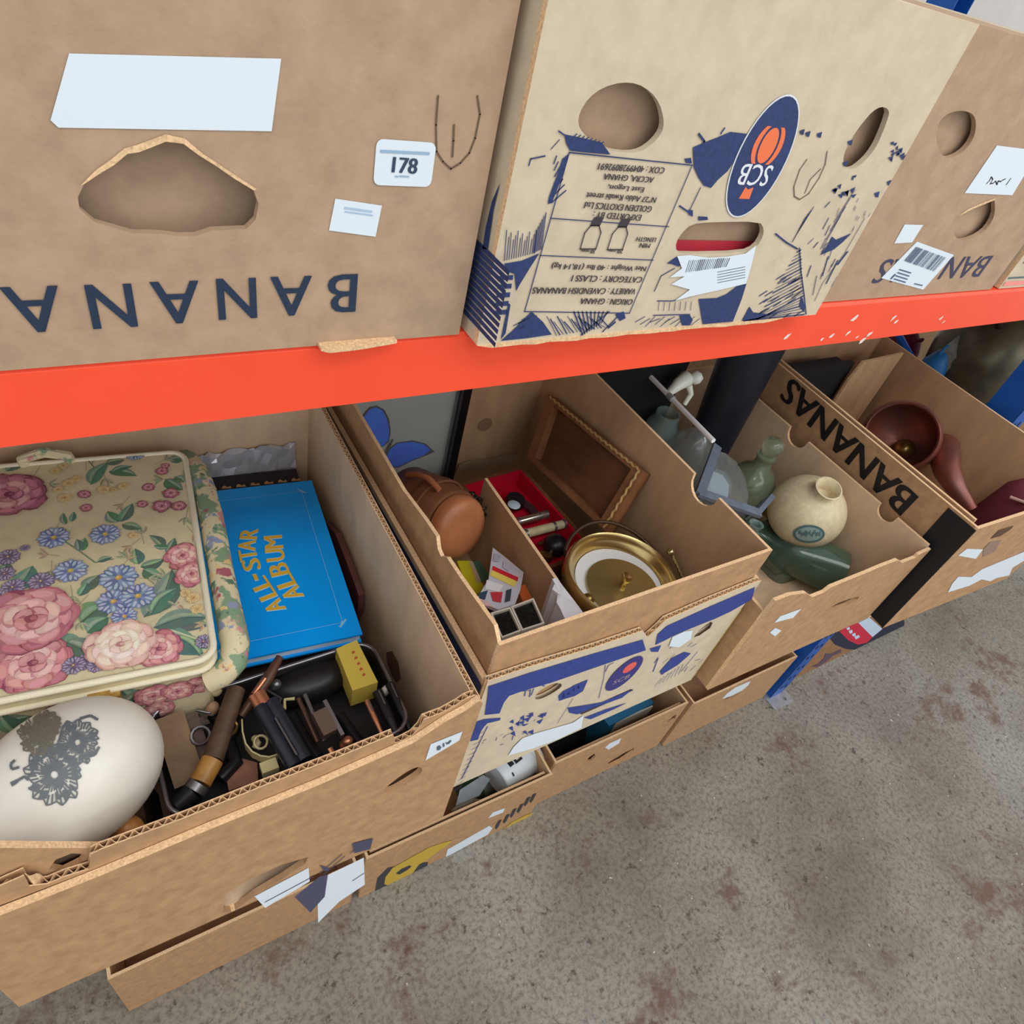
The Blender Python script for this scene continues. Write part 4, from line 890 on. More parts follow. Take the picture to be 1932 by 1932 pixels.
bl_ = (p0 - p1).normalized(); bw = V((bl_.y, -bl_.x, 0)); Lb = (p0 - p1).length; Wb = .158; bc = (p0 + p1) / 2 - bw * Wb / 2
book('book', 'thick brown book at the bottom of the book stack', (bc.x - .004, bc.y + .004), (1, .05), (.17, .26, .075), FLR, mat('brown_cloth', (72, 52, 42), .7))
bk, cv, fb_ = book('book', 'dark book with gold edge lettering under the blue album', (bc.x - .006, bc.y + .052), (bw.x, bw.y), (.158, .245, .042), FLR + .076, mat('black_cloth', (40, 32, 36), .6))
g = MB(); q = random.Random(2)
for k in range(9): cx = -.072 + k * .0175; g.flat(fb_, [(cx, .098), (cx + .012, .097), (cx + .011, .102), (cx + .007, .100), (cx + .004, .104), (cx + .001, .102)], .0005)
sub(g, 'gold_lettering', mat('gold_foil', (206, 164, 112), .4, metal=.3), cv, bk)
zt = .93 - (FLR + .119)
bk, cv, fa = book('album', 'bright blue card album titled ALL-STAR ALBUM in yellow letters', (bc.x, bc.y), (bw.x, bw.y), (Wb, Lb, zt), FLR + .119, mat('blue_cover', (0, 160, 255), .32, spec=.5, var=.06, vscale=12), (206, 220, 232))
bk['category'] = 'album'
g = MB()
def tb(body, pts, h, dx=0):
    pts2 = [fa.hit(*p) for p in pts]
    for ch, i in zip(body, range(len(body))):
        if ch == ' ': continue
        p = V(pts2[i]); t = V(pts2[min(i + 1, len(pts2) - 1)]) - V(pts2[max(i - 1, 0)]); an = math.atan2(t.y, t.x)
        wd = h * .82 if ch != '-' else h * .4
        if ch in 'MW': wd = h * .95
        for oo, (mi, bo_) in enumerate(((1, .0016), (0, .0005))):
            put_text(g, fa, ch, tuple(p), wd, h if ch != '-' else h * .22, an, .0006 + oo * .0004, mi, bold=bo_)
tb('ALL-STAR', [(518, 1145), (502, 1120), (490, 1102), (482, 1090), (474, 1066), (468, 1048), (466, 1030), (470, 1008)], .0195)
tb('ALBUM', [(551, 1120), (537, 1097), (526, 1075), (519, 1048), (516, 1024)], .021)
sub(g, 'title_lettering', [mat('yellow_foil', (228, 176, 46), .5), mat('cyan_outline', (196, 222, 224), .5)], cv, bk, label='yellow ALL-STAR ALBUM lettering')
g = MB(); LBc = (110, 190, 236)
i0, i1 = Wb / 2 - .017, Lb / 2 - .02
for l in ([(-i0, -i1), (i0, -i1)], [(i0, -i1), (i0, i1)], [(i0, i1), (-i0, i1)], [(-i0, i1), (-i0, -i1)]): g.line(fa, l, .0006, .0006)
for sx in (-1, 1):
    for sy in (-1, 1): g.line(fa, [(sx * i0 - .004, sy * i1 + .005 * sy), (sx * i0 + .004, sy * i1 - .003 * sy)], .0026, .0007); g.flat(fa, ell((sx * i0, sy * i1), .0022, .0022, 8), .0008)
sub(g, 'cover_rule', mat('light_blue_foil', (130, 196, 236), .5), cv, bk)
# foil packet behind the books
fp = thing('foil_packet', 'crumpled silver foil packet at the back of the torn-rim box', 'packet', (.165, .318, FLR))
g = MB(); q = random.Random(6); nx, ny = 16, 8; vs_ = []
for j in range(ny + 1):
    for i in range(nx + 1):
        x = .095 + .125 * i / nx; s_ = j / ny; vs_.append((x, .318 + .012 * s_ + q.uniform(-.003, .003), FLR + .145 * math.sin(s_ * math.pi * .5) + q.uniform(-.004, .004) + .008))
fs = [(j * (nx + 1) + i, j * (nx + 1) + i + 1, (j + 1) * (nx + 1) + i + 1, (j + 1) * (nx + 1) + i) for j in range(ny) for i in range(nx)]
k = len(vs_); vs_ += [(x, .336, FLR) for x, y, z in vs_]; fs += [tuple(k + a for a in reversed(f)) for f in fs]
g.add(vs_, fs); g.build('wrapper', mat('silver_foil', (206, 208, 216), .3, metal=.35), fp)
# maroon leather wallet against the right wall
wl = thing('leather_wallet', 'maroon leather wallet standing between blue album and box wall', 'wallet', (.226, .06, FLR))
fx = Frame(M1.FR - M1.a * .0125, -M1.d, Z3)
px = fx.hits([(622, 985), (640, 1005), (658, 1050), (676, 1098), (684, 1122), (683, 1150), (672, 1178), (655, 1190)]); g = MB()
g.plate(fx, px + [(px[-1][0], FLR - ZS - .004), (px[0][0], FLR - ZS - .004)], (), -.002, .005); g.build('case', mat('maroon_leather', (98, 56, 52), .5, var=.15, vscale=50), wl)

# ---- decorated egg
EC = P(120, 1475, z=.965); e1 = V((.93, .33, .12)).normalized(); e3 = e1.cross(V((0, 1, 0)))
e3 = (Z3 - e1 * Z3.z * 0 - e1 * e1.dot(Z3)).normalized(); e2 = e3.cross(e1); ER = (.076, .0575, .0575)
eg = thing('decorated_egg', 'large white egg with grey flower print in the nearest box', 'egg', (EC.x, EC.y, EC.z - .06))
g = MB(); prof = []
for i in range(25):
    t = math.pi * i / 24; x = -math.cos(t); k = 1 + .07 * x; prof.append((max(0, .0575 * math.sin(t) / k), .076 * x))
prof[0] = (0, prof[0][1]); prof[-1] = (0, prof[-1][1])
g.lathe(prof, EC, -e1, 40); g.build('shell', mat('egg_shell', (224, 220, 208), .35, spec=.45, var=.04, vscale=20, bump=.06, bscale=250), eg, smooth=80)
def on_egg(u, v, off=.0012):
    r = ray(u, v); o = CAM - EC
    def T(p): h = p.dot(e1); kk = 1 + .07 * (-h / .076); return V((h / ER[0], p.dot(e2) / ER[1] * kk, p.dot(e3) / ER[2] * kk))
    lo, hi = 0.2, None; k = .2
    while k < 1.5:
        if T(o + r * k).length < 1.0: hi = k; break
        k += .004
    if hi is None: return None
    lo = hi - .004
    for _ in range(12):
        m_ = (lo + hi) / 2
        if T(o + r * m_).length < 1: hi = m_
        else: lo = m_
    p = CAM + r * hi; n = (p - EC).normalized(); return p + n * off
g = MB(); q = random.Random(12)
def estroke(pts, wd, mi=0):
    for a, b in zip(pts, pts[1:]):
        d = V((b[0] - a[0], b[1] - a[1])); n = V((-d.y, d.x)).normalized() * wd / 2 if d.length else V((0, 0))
        ps = [on_egg(a[0] - n.x, a[1] - n.y), on_egg(b[0] - n.x, b[1] - n.y), on_egg(b[0] + n.x, b[1] + n.y), on_egg(a[0] + n.x, a[1] + n.y)]
        if None in ps: continue
        g.add(ps, [(0, 1, 2, 3)], mi)
def petal(cx, cy, r, a, mi, n=16):
    """ruffled petal drawn as fine radial strokes"""
    for i in range(n):
        t = a + (i / (n - 1) - .5) * 2.0; rr = r * (1 + .10 * math.sin(i * 2.1)); estroke([(cx + .15 * r * math.cos(t), cy + .15 * r * math.sin(t)), (cx + rr * .6 * math.cos(t + .1), cy + rr * .6 * math.sin(t + .1))], 2.2, mi); estroke([(cx + rr * .66 * math.cos(t), cy + rr * .66 * math.sin(t)), (cx + rr * math.cos(t), cy + rr * math.sin(t))], 3.2, mi)
    estroke([(cx + r * (1 + .10 * math.sin(i * 2.1)) * math.cos(a + (i / (n - 1) - .5) * 2.0), cy + r * (1 + .10 * math.sin(i * 2.1)) * math.sin(a + (i / (n - 1) - .5) * 2.0)) for i in range(n)], 2.6, mi)
for cx, cy, r, k, mi in ((103, 1462, 54, 5, 0), (146, 1402, 40, 4, 0), (72, 1388, 36, 5, 1), (88, 1372, 28, 4, 1)):
    for i in range(k): petal(cx, cy, r * (1 if i % 2 else .85), .4 + i * 6.283 / k, mi, 13)
for pts in ([(132, 1440), (120, 1420), (100, 1412), (80, 1418), (62, 1436)], [(128, 1362), (118, 1375), (112, 1400)], [(22, 1478), (36, 1472), (48, 1465), (55, 1472)], [(24, 1482), (35, 1474)], [(30, 1435), (22, 1442), (24, 1452), (38, 1448)], [(160, 1430), (178, 1425), (186, 1410)], [(120, 1445), (90, 1425), (66, 1440)], [(150, 1358), (170, 1352), (184, 1360)]): estroke(pts, 5, 0)
g.build('flower_print', [mat('grey_print', (98, 104, 108), .5), mat('olive_grey_print', (110, 106, 92), .5)], eg, label='grey printed flowers')
pb = thing('crumpled_paper', 'crumpled brown wrapping paper under the decorated egg', 'paper', (EC.x, EC.y, FLR))
g = MB(); q = random.Random(8); n = 10; vs_ = []; hh = EC.z - .062 - FLR
for j in range(n + 1):
    for i in range(n + 1):
        x = -.13 + .105 * i / n; y = -.124 + .105 * j / n; ed = min(i, j, n - i, n - j); vs_.append((x, y, FLR + (hh * .92 if ed > 0 else 0) + (q.uniform(-.008, .004) if ed else 0)))
fs = [(j * (n + 1) + i, j * (n + 1) + i + 1, (j + 1) * (n + 1) + i + 1, (j + 1) * (n + 1) + i) for j in range(n) for i in range(n)] + [(0, n * (n + 1), (n + 1) ** 2 - 1, n)]
g.add(vs_, fs); g.build('sheet', mat('brown_paper', (96, 70, 50), .9, var=.2, vscale=30), pb)

# ---- tin tray of oddments
tn = thing('metal_tin', 'rectangular steel tin full of pens and tools in nearest box', 'tin', (.094, -.053, FLR))
TC = V((.0945, -.0555, 0)); ta = V((.999, .02, 0)).normalized(); tb_ = V((-ta.y, ta.x, 0)); TW, TD, TZ = .222, .112, .93
fT = Frame(TC + Z3 * TZ, ta, tb_); o1 = rrect((0, 0), TW, TD, .02, 6); o2 = rrect((0, 0), TW - .003, TD - .003, .0185, 6)
STEEL = mat('worn_steel', (150, 150, 156), .3, metal=.9, var=.2, vscale=40); DARKI = mat('dark_tin_inside', (38, 34, 32), .6, var=.3, vscale=30)
g = MB(); g.plate(fT, o1, [o2[::-1]], -(TZ - FLR), 0, 0); g.build('wall', DARKI, tn)
g = MB(); g.tube([fT.at(p) for p in rrect((0, 0), TW, TD, .02, 6)], .0022, 8, True); g.build('rim', STEEL, tn, smooth=60)
g = MB(); g.plate(Frame(TC + Z3 * (TZ - .045), ta, tb_), o2, (), -.003, 0); g.build('inset_tray', DARKI, tn)
OG = 'oddments in the steel tin'; BZ = TZ - .044
def odd(name, label, cat, u, v, z=.9): c = P(u, v, z=z); return thing(name, label, cat, (c.x, c.y, BZ), OG)
WOOD = mat('dark_wood', (84, 62, 46), .55, var=.25, vscale=30, stretch=(1, 5, 1)); TANW = mat('tan_wood', (132, 104, 72), .6, var=.2, vscale=30); BLKP = mat('black_plastic', (24, 24, 28), .35, var=.2, vscale=60); COP = mat('copper_metal', (206, 140, 104), .3, metal=.8); BRN = mat('brown_bakelite', (88, 56, 42), .4); CRM = mat('cream_bone', (206, 192, 142), .5); GRYM = mat('grey_metal', (128, 126, 128), .35, metal=.8)
t = odd('wooden_stock', 'worn tan wooden block at the left end of the steel tin', 'tool', 335, 1420)
g = MB(); a, b = P(318, 1352, z=.925), P(358, 1478, z=.902); d = (b - a).normalized(); sd = d.cross(Z3).normalized(); g.box((a + b) / 2, ((b - a).length, .026, .014), (d, sd, d.cross(sd) * -1)); g.build('block', TANW, t)
g = MB(); g.box((a + b) / 2 - sd * .018 - Z3 * .006, ((b - a).length * .9, .012, .012), (d, sd, d.cross(sd) * -1)); g.build('edge_strip', WOOD, t)
t = odd('carving_knife', 'old brush with dark wood handle and amber collar lying across the tin', 'tool', 390, 1420); t['category'] = 'brush'; t.name = 'old_brush'
seq = [P(446, 1300, z=.940), P(401, 1434, z=.932), P(377, 1478, z=.929), P(367, 1492, z=.927), P(335, 1520, z=.922)]
for nm, i, r0, r1, m_ in (('handle', 0, .0085, .0095, WOOD), ('collar', 1, .0100, .0098, mat('amber_horn', (176, 128, 62), .35, var=.25, vscale=60)), ('ferrule', 2, .0105, .0105, GRYM), ('tip', 3, .0105, .0085, BLKP)):
    g = MB(); g.tube([seq[i], seq[i].lerp(seq[i + 1], .5), seq[i + 1]], [r0, (r0 + r1) / 2, r1], 12); g.build(nm, m_, t, smooth=50)
t = odd('pipe_stem', 'slim brown pipe stem leaning on the tin rim', 'pipe', 485, 1300)
g = MB(); g.tube([P(455, 1350, z=.925), P(480, 1315, z=.933), P(505, 1280, z=.938), P(528, 1240, z=.941)], [.004, .0055, .006, .004], 10); g.build('stem', BRN, t, smooth=50)
g = MB(); g.tube([P(478, 1310, z=.942), P(500, 1280, z=.945)], .0028, 8); g.build('band', COP, t, smooth=50)
t = odd('black_lighter', 'long black case with copper end in middle of the tin', 'case', 525, 1380)
a, b = P(500, 1328, z=.940), P(565, 1440, z=.930); d = (b - a).normalized(); sd = d.cross(Z3).normalized(); up = sd.cross(d)
g = MB()
for k in (-1, 1): g.tube([a + sd * k * .0055, b + sd * k * .0055], .0072, 10)
g.build('body', mat('black_leatherette', (34, 38, 48), .3, var=.25, vscale=80), t, smooth=40)
g = MB(); g.tube([a - d * .013, a + d * .001], .0062, 10); g.tube([a - d * .013 + sd * .006, a + d * .001 + sd * .006], .0045, 10); g.build('end_cap', COP, t, smooth=50)
g = MB(); g.tube([a + d * .02 + up * .0075, b - d * .006 + up * .0075], .001, 6); g.build('clip', GRYM, t)
t = odd('cream_tape', 'curled cream tape measure strip in the tin', 'tape', 490, 1420)
g = MB(); g.ribbon([P(u, v, z=.918) for u, v in ((457, 1362), (458, 1385), (464, 1408), (476, 1423), (492, 1431), (508, 1433), (524, 1428))], Z3, .011, .0014); g.build('strip', CRM, t)
g = MB(); g.box(P(508, 1448, z=.918), (.015, .011, .009), (ta, tb_, Z3)); g.build('end_tab', CRM, t)
g = MB(); g.tube([P(480, 1392, z=.91), P(486, 1402, z=.912), P(481, 1412, z=.91)], .0035, 8); g.build('spool', CRM, t)
t = odd('pocket_lighter', 'small brown and steel pocket lighter in the tin', 'lighter', 605, 1370)
c = P(612, 1365, z=.93); a, b = P(597, 1335, z=.93), P(628, 1395, z=.925); d = (b - a).normalized(); sd = d.cross(Z3).normalized(); up = sd.cross(d)
g = MB(); g.box((a + b) / 2, ((b - a).length * .7, .015, .012), (d, sd, up)); g.build('body', mat('brown_lacquer', (104, 84, 72), .3), t)
g = MB(); g.box((a + b) / 2 - sd * .009, ((b - a).length * 1.1, .004, .01), (d, sd, up)); g.build('steel_edge', GRYM, t)
t = odd('steel_pen', 'pair of thin steel and bronze pens crossing in the tin', 'pen', 585, 1350)
g = MB(); g.tube([P(575, 1310, z=.925), P(612, 1398, z=.918)], .0022, 8); g.build('barrel', GRYM, t)
g = MB(); g.tube([P(563, 1318, z=.92), P(600, 1400, z=.914)], .0026, 8); g.build('barrel', mat('bronze_metal', (120, 92, 78), .35, metal=.7), t)
g = MB(); g.tube([P(622, 1412, z=.915), P(630, 1428, z=.913)], .003, 8); g.build('nib', COP, t)
for lab, pa, pb, r, m_ in (('upper black fountain pen along right wall of the tin', (735, 1290), (776, 1382), .0048, BLKP), ('lower black fountain pen along right wall of the tin', (712, 1305), (752, 1392), .0055, BLKP), ('thin copper pencil beside the black pens', (692, 1322), (722, 1388), .003, COP)):
    c = ((pa[0] + pb[0]) / 2, (pa[1] + pb[1]) / 2); t = odd('pen', lab, 'pen', *c); a, b = P(*pa, z=.930), P(*pb, z=.925); d = (b - a).normalized()
    g = MB(); g.tube([a, a.lerp(b, .6)], r, 10); g.build('cap', m_, t, smooth=50)
    g = MB(); g.tube([a.lerp(b, .6), b], [r * .9, r * .7], 10); g.build('barrel', m_, t, smooth=50)
    g = MB(); g.tube([a.lerp(b, .05) + Z3 * (r + .001), a.lerp(b, .35) + Z3 * (r + .001)], .0008, 6); g.build('clip', GRYM, t)
t = odd('yellow_carton', 'small yellow cardboard carton with red print in the tin corner', 'carton', 670, 1260)
ZC = .938; q0, q1, q2, q3 = P(634, 1224, z=ZC), P(673, 1207, z=ZC), P(713, 1287, z=ZC), P(665, 1303, z=ZC); hx = V((0, 0, -.03))
g = MB(); dn = [q3, q2, q1, q0]; g.hexa([p + hx for p in (q3, q2, q1, q0)] + [q3, q2, q1, q0]); g.build('carton_body', mat('yellow_card', (206, 180, 76), .6), t)
ft = Frame(q3, (q0 - q3), (q3 - q2)); ft = Frame(q3, (q2 - q3), (q0 - q3)); g = MB()
for k in range(5): c = ft.hit(665 + k * 5.2, 1232 + k * 10.5); g.flat(ft, [(c[0] - .0018, c[1] - .0018), (c[0] + .002, c[1] - .001), (c[0] + .0012, c[1] + .0018), (c[0] - .001, c[1] + .001)], .0006)
g.build('red_print', mat('red_print', (184, 84, 46), .6), t)
t = odd('bone_clip', 'square cream clip standing near the back of the tin', 'clip', 545, 1320)
g = MB(); g.tube([P(u, v, z=.918) for u, v in ((537, 1338), (537, 1320), (556, 1318))], .0018, 6); g.build('bracket', CRM, t)
t = odd('cream_button', 'cream toggle button beside the dark brush handle', 'button', 408, 1306); g = MB(); g.lathe([(0, 0), (.005, 0), (.006, .003), (.005, .006), (0, .006)], P(408, 1306, z=.925), (0, 0, 1), 12); g.build('disc', CRM, t, smooth=50)
t = odd('clay_piece', 'terracotta shard at the front of the tin', 'shard', 455, 1460); g = MB(); f_ = Frame(P(455, 1462, z=.9), ta, tb_); g.plate(f_, [(-.014, -.012), (.012, -.014), (.016, .004), (.002, .016), (-.012, .012)], (), -.01, .004); g.build('shard', mat('terracotta', (146, 100, 80), .8, var=.15, vscale=60), t)
t = odd('leather_pouch', 'black leather pouch filling the back of the tin', 'pouch', 590, 1290)
g = MB(); pc = P(585, 1285, z=.91); g.lathe([(0, -.022), (.02, -.02), (.03, -.006), (.028, .008), (.016, .015), (0, .016)], pc, (0, 0, 1), 20, sq=(1.5, .8), ref=ta); g.build('pouch', mat('black_leather', (26, 24, 26), .4, bump=.2, bscale=80), t, smooth=60)
for i, (pts, m_, r) in enumerate(((((545, 1262), (580, 1245), (618, 1240)), GRYM, .0012), (((500, 1300), (530, 1318), (520, 1345)), GRYM, .0015), (((400, 1350), (420, 1380), (440, 1340)), BLKP, .005), (((430, 1400), (445, 1440), (415, 1470)), BLKP, .007), (((640, 1350), (665, 1385), (680, 1405)), BLKP, .006), (((550, 1350), (585, 1410), (600, 1430)), BLKP, .006), (((370, 1340), (395, 1345), (415, 1335)), GRYM, .0015), (((450, 1360), (420, 1420), (395, 1470)), BLKP, .006))):
    lab = ['bright wire arch at the back of the tin', 'bent grey wire under the pipe stem', 'short black rod beside the brush handle', 'thick black rod below the cream tape', 'black rod in front of the yellow carton', 'black rod under the steel pens', 'thin grey wire beside the wooden block', 'long black rod under the brush handle'][i]
    c = pts[1]; t = odd('metal_rod' if m_ is BLKP else 'wire', lab, 'rod' if m_ is BLKP else 'wire', *c); g = MB(); g.tube([P(u, v, z=.905 if m_ is BLKP else .92) for u, v in pts], r, 8); g.build('rod', m_, t, smooth=60)
for nm, lab, cat, u, v, r, m_ in (('brass_ring', 'small brass ring near the brush handle', 'ring', 432, 1372, .007, 'ring'), ('bone_ring', 'cream bone ring inside the curled tape', 'ring', 492, 1400, .006, 'bone'), ('steel_thimble', 'steel thimble between pipe stem and black case', 'thimble', 520, 1292, .006, 'cap'), ('copper_cap', 'copper cap at the right end of the black rods', 'cap', 655, 1400, .006, 'capc'), ('pearl_button', 'pearl button beside the yellow carton', 'button', 728, 1302, .005, 'but'), ('steel_ring', 'steel key ring at the left of the tin', 'ring', 378, 1388, .008, 'rings'), ('cork_stopper', 'pale cork stopper behind the wooden block', 'stopper', 402, 1335, .006, 'cork')):
    t = odd(nm, lab, cat, u, v); c = P(u, v, z=.921); g = MB()
    if 'ring' in m_ or m_ == 'bone': g.tube([c + V((math.cos(a) * r, math.sin(a) * r, .3 * r * math.sin(a))) for a in [i * .524 for i in range(12)]], r * .22, 6, True)
    else: g.lathe([(0, -.006), (r, -.006), (r * .9, .003), (r * .6, .006), (0, .0065)], c, (.3, -.2, 1), 14)
    g.build({'ring': 'hoop', 'bone': 'hoop', 'rings': 'hoop'}.get(m_, 'cap'), {'ring': mat('ring_brass', (190, 156, 90), .3, metal=.9), 'bone': CRM, 'cap': GRYM, 'capc': COP, 'but': mat('pearl', (216, 206, 196), .3), 'rings': GRYM, 'cork': mat('cork', (178, 140, 110), .8)}[m_], t, smooth=60)
tw = thing('fruit_ornament', 'small orange and yellow ornament below the egg', 'ornament', (-.05, -.118, FLR)); c = P(238, 1560, z=.93)
g = MB(); g.lathe([(0, -.13), (.012, -.128), (.014, -.02), (.012, 0), (.006, .008), (0, .01)], (c.x, c.y, .925), (0, 0, 1), 14); g.build('bead', mat('orange_yellow_glaze', (206, 150, 80), .4, dark=(196, 120, 70), vscale=90), tw, smooth=60)

# ================================================================ things in the printed box (tray floor)
TF = ZS + .0135
BRASS = mat('brass', (212, 188, 128), .26, metal=.95, var=.12, vscale=30); BRASSD = mat('dark_brass', (150, 126, 72), .3, metal=.9, var=.15, vscale=25)
# framed butterfly
YB = .345; bfm = thing('butterfly_frame', 'black framed glass case with a blue butterfly, at back of printed box', 'picture frame', (.385, YB, TF))
fr = Frame((.280, YB, TF), (1, 0, 0), Z3); x1 = fr.hit(858, 880)[0]; ht = .235
fw = .020; g = MB(); g.plate(fr, rect(0, 0, x1, ht), [rect(fw, .006, x1 - fw, ht - fw)[::-1]], -.012, .004); g.build('frame', mat('black_frame', (22, 24, 26), .3), bfm)
g = MB(); g.tube([fr.at((x1 - fw + .003, .006), .005), fr.at((x1 - fw + .003, ht - fw), .005)], .0022, 6); g.build('inner_bead', mat('pewter', (84, 92, 96), .3, metal=.6), bfm)
g = MB(); g.plate(fr, rect(fw, .002, x1 - fw, ht - fw), (), -.010, -.008); g.build('backing', mat('grey_card', (176, 182, 176), .6, var=.05, vscale=20), bfm)
g = MB(); g.plate(fr, rect(fw - .004, .003, x1 - fw + .002, ht - fw + .002), (), .0005, .0015); g.build('glass_pane', mat('clear_glass', (240, 245, 245), .03, alpha=.06), bfm)
fw_ = Frame(fr.O - fr.n * .006, fr.a, fr.b)
WB = mat('blue_wing', (0, 126, 255), .3, spec=.6, dark=(36, 98, 250), vscale=60); WD = mat('dark_wing_edge', (54, 44, 64), .6)
for pts, edge in (([(683, 803), (687, 785), (697, 772), (710, 768), (722, 775), (730, 790), (734, 812), (732, 830), (722, 841), (706, 842), (694, 832)], [(682, 803), (685, 783), (697, 769), (711, 765), (725, 773), (734, 790), (737, 813), (734, 833), (722, 843), (705, 844), (692, 833)]),
                  ([(727, 868), (734, 848), (750, 836), (778, 833), (800, 838), (812, 848), (800, 858), (775, 868), (752, 879), (736, 880)], [(726, 869), (733, 847), (750, 835), (779, 831), (803, 837), (820, 852), (802, 860), (776, 870), (752, 882), (735, 882)])):
    g = MB(); g.plate(fw_, fw_.hits(pts), (), .0006, .0010); w_ = g.build('wing', WB, bfm, label='iridescent blue wing'); g = MB(); g.plate(fw_, fw_.hits(edge), (), 0, .0004); sub(g, 'wing_edge', WD, w_, bfm)
g = MB(); a, b = fw_.hit(741, 828), fw_.hit(726, 856); g.tube([fw_.at(a, .001), fw_.at(((a[0] + b[0]) / 2, (a[1] + b[1]) / 2), .0015), fw_.at(b, .001)], [.001, .0022, .0012], 8); g.build('insect_body', mat('insect_brown', (70, 64, 44), .7), bfm)
# torn brown paper
tp = thing('torn_paper', 'torn pale brown paper lying at the back of the inner tray', 'paper', (.58, .325, TF))
g = MB(); nx, ny = 12, 5; q = random.Random(3); vs_ = []
for j in range(ny + 1):
    for i in range(nx + 1):
        u = 858 + 112 * i / nx; v = 888 - 22 * i / nx - (28 + 8 * math.sin(i)) * j / ny; p = P(u, v, z=TF + .008 + .02 * (j / ny) + q.uniform(0, .004)); p.y = min(p.y, .352); vs_.append(p)
g.add(vs_, [(j * (nx + 1) + i, j * (nx + 1) + i + 1, (j + 1) * (nx + 1) + i + 1, (j + 1) * (nx + 1) + i) for j in range(ny) for i in range(nx)]); g.build('sheet', mat('pale_brown_paper', (176, 152, 122), .9, var=.1, vscale=40), tp)
# leather case
LEA = mat('tan_leather', (176, 112, 72), .45, var=.16, vscale=18, bump=.1, bscale=120); LEAD = mat('brown_leather', (122, 78, 50), .5, var=.2, vscale=18, bump=.12, bscale=100)
fc = P(878, 1002, z=.925); bc = V((.350, .245, .885)); axl = (fc - bc).normalized(); ln = (fc - bc).length
lc = thing('leather_case', 'round tan leather case with domed end lying in the tray', 'leather case', (fc.x, fc.y, TF))
R_ = .0445
g = MB(); g.lathe([(0, ln), (R_ * .6, ln - .001), (R_ * .9, ln - .004), (R_ * .99, ln - .010), (R_, ln - .018), (R_ * .99, ln - .024), (0, ln - .024)], bc, axl, 36); g.build('end_cap', LEA, lc, smooth=60, label='tan leather end')
g = MB(); g.lathe([(0, ln - .027), (R_ * 1.08, ln - .027), (R_ * 1.12, ln - .032), (R_ * 1.18, ln * .4), (R_ * 1.15, .01), (R_ * .9, 0), (0, 0)], bc, axl, 36); g.build('body', LEAD, lc, smooth=60)
g = MB(); cr = axl.cross(Z3).normalized(); upv = cr.cross(axl); ring = [bc + axl * (ln * .55) + (cr * math.cos(t) + upv * math.sin(t)) * (R_ * 1.2) for t in [i * .2 - .2 for i in range(19)]]
g.ribbon(ring, axl, .014, .003); g.build('strap', LEAD, lc)
g = MB(); st = [bc + axl * k + upv * (R_ * 1.2 + h_) + cr * .01 for k, h_ in ((.03, .0), (.05, .008), (.075, .010), (.095, .0))]; g.tube(st, .004, 8); g.build('handle_loop', LEA, lc, smooth=60)
# dark chain
ch = thing('metal_chain', 'tangle of dark chain links behind the leather case', 'chain', tuple(P(958, 945, z=.90)))
q = random.Random(5); cc = P(958, 942, z=.915)
cc.x = min(cc.x, .437)
for k in range(10):
    c = cc + V((q.uniform(-.012, .004), q.uniform(-.018, .018), q.uniform(-.012, .012))); n = V((q.uniform(-1, 1), q.uniform(-1, 1), q.uniform(-1, 1))).normalized(); x = n.orthogonal().normalized(); y = n.cross(x)
    g = MB(); g.tube([c + x * .007 * math.cos(t) + y * .0045 * math.sin(t) for t in [i * math.pi / 5 for i in range(10)]], .0014, 6, True); g.build('link', mat('dark_steel', (90, 82, 74), .35, metal=.8), ch, smooth=60)
# packets
def packet(name, label, cat, px, z, cols, th=.004, tilt=0.):
    ps = [P(u, v, z=z + tilt * i) for i, (u, v) in enumerate(px)]; c = sum(ps, V()) / len(ps)
    n = (ps[1] - ps[0]).cross(ps[2] - ps[0]).normalized(); n = n if n.z > 0 else -n
    a = (ps[1] - ps[0]).normalized(); fx = Frame(ps[0], a, n.cross(a)); o = [((p - ps[0]).dot(fx.a), (p - ps[0]).dot(fx.b)) for p in ps]
    t = thing(name, label, cat, (c.x, c.y, TF), 'small packets in the inner tray'); g = MB(); g.plate(fx, o, (), -th, 0); b = g.build('wrapper', mat('wrap_' + label[:12], cols[0], .3, spec=.6), t)
    if len(cols) > 1:
        g = MB(); k = 0
        for (pp, col) in cols[1:]: k += 1; g.flat(fx, fx.hits(pp), .0004 + k * .0002, 0, col)
        sub(g, 'print', PRINT, b, t)
    return t
packet('card_packet', 'yellow card packet under the leather case end', 'packet', [(862, 1058), (888, 1058), (915, 1110), (890, 1128)], .865, [(214, 204, 44), ([(888, 1060), (905, 1058), (925, 1090), (908, 1100)], (70, 110, 82)), ([(885, 1060), (892, 1060), (908, 1098), (900, 1102)], (196, 176, 140))])
packet('card_packet', 'orange card edge beside the clear bag', 'packet', [(975, 1110), (990, 1102), (1004, 1128), (988, 1136)], .90, [(206, 104, 52)])
packet('card_packet', 'purple card under the slide mounts', 'packet', [(905, 1135), (935, 1140), (955, 1170), (938, 1180)], .885, [(72, 48, 104), ([(925, 1145), (935, 1145), (948, 1168), (940, 1172)], (196, 30, 110))])
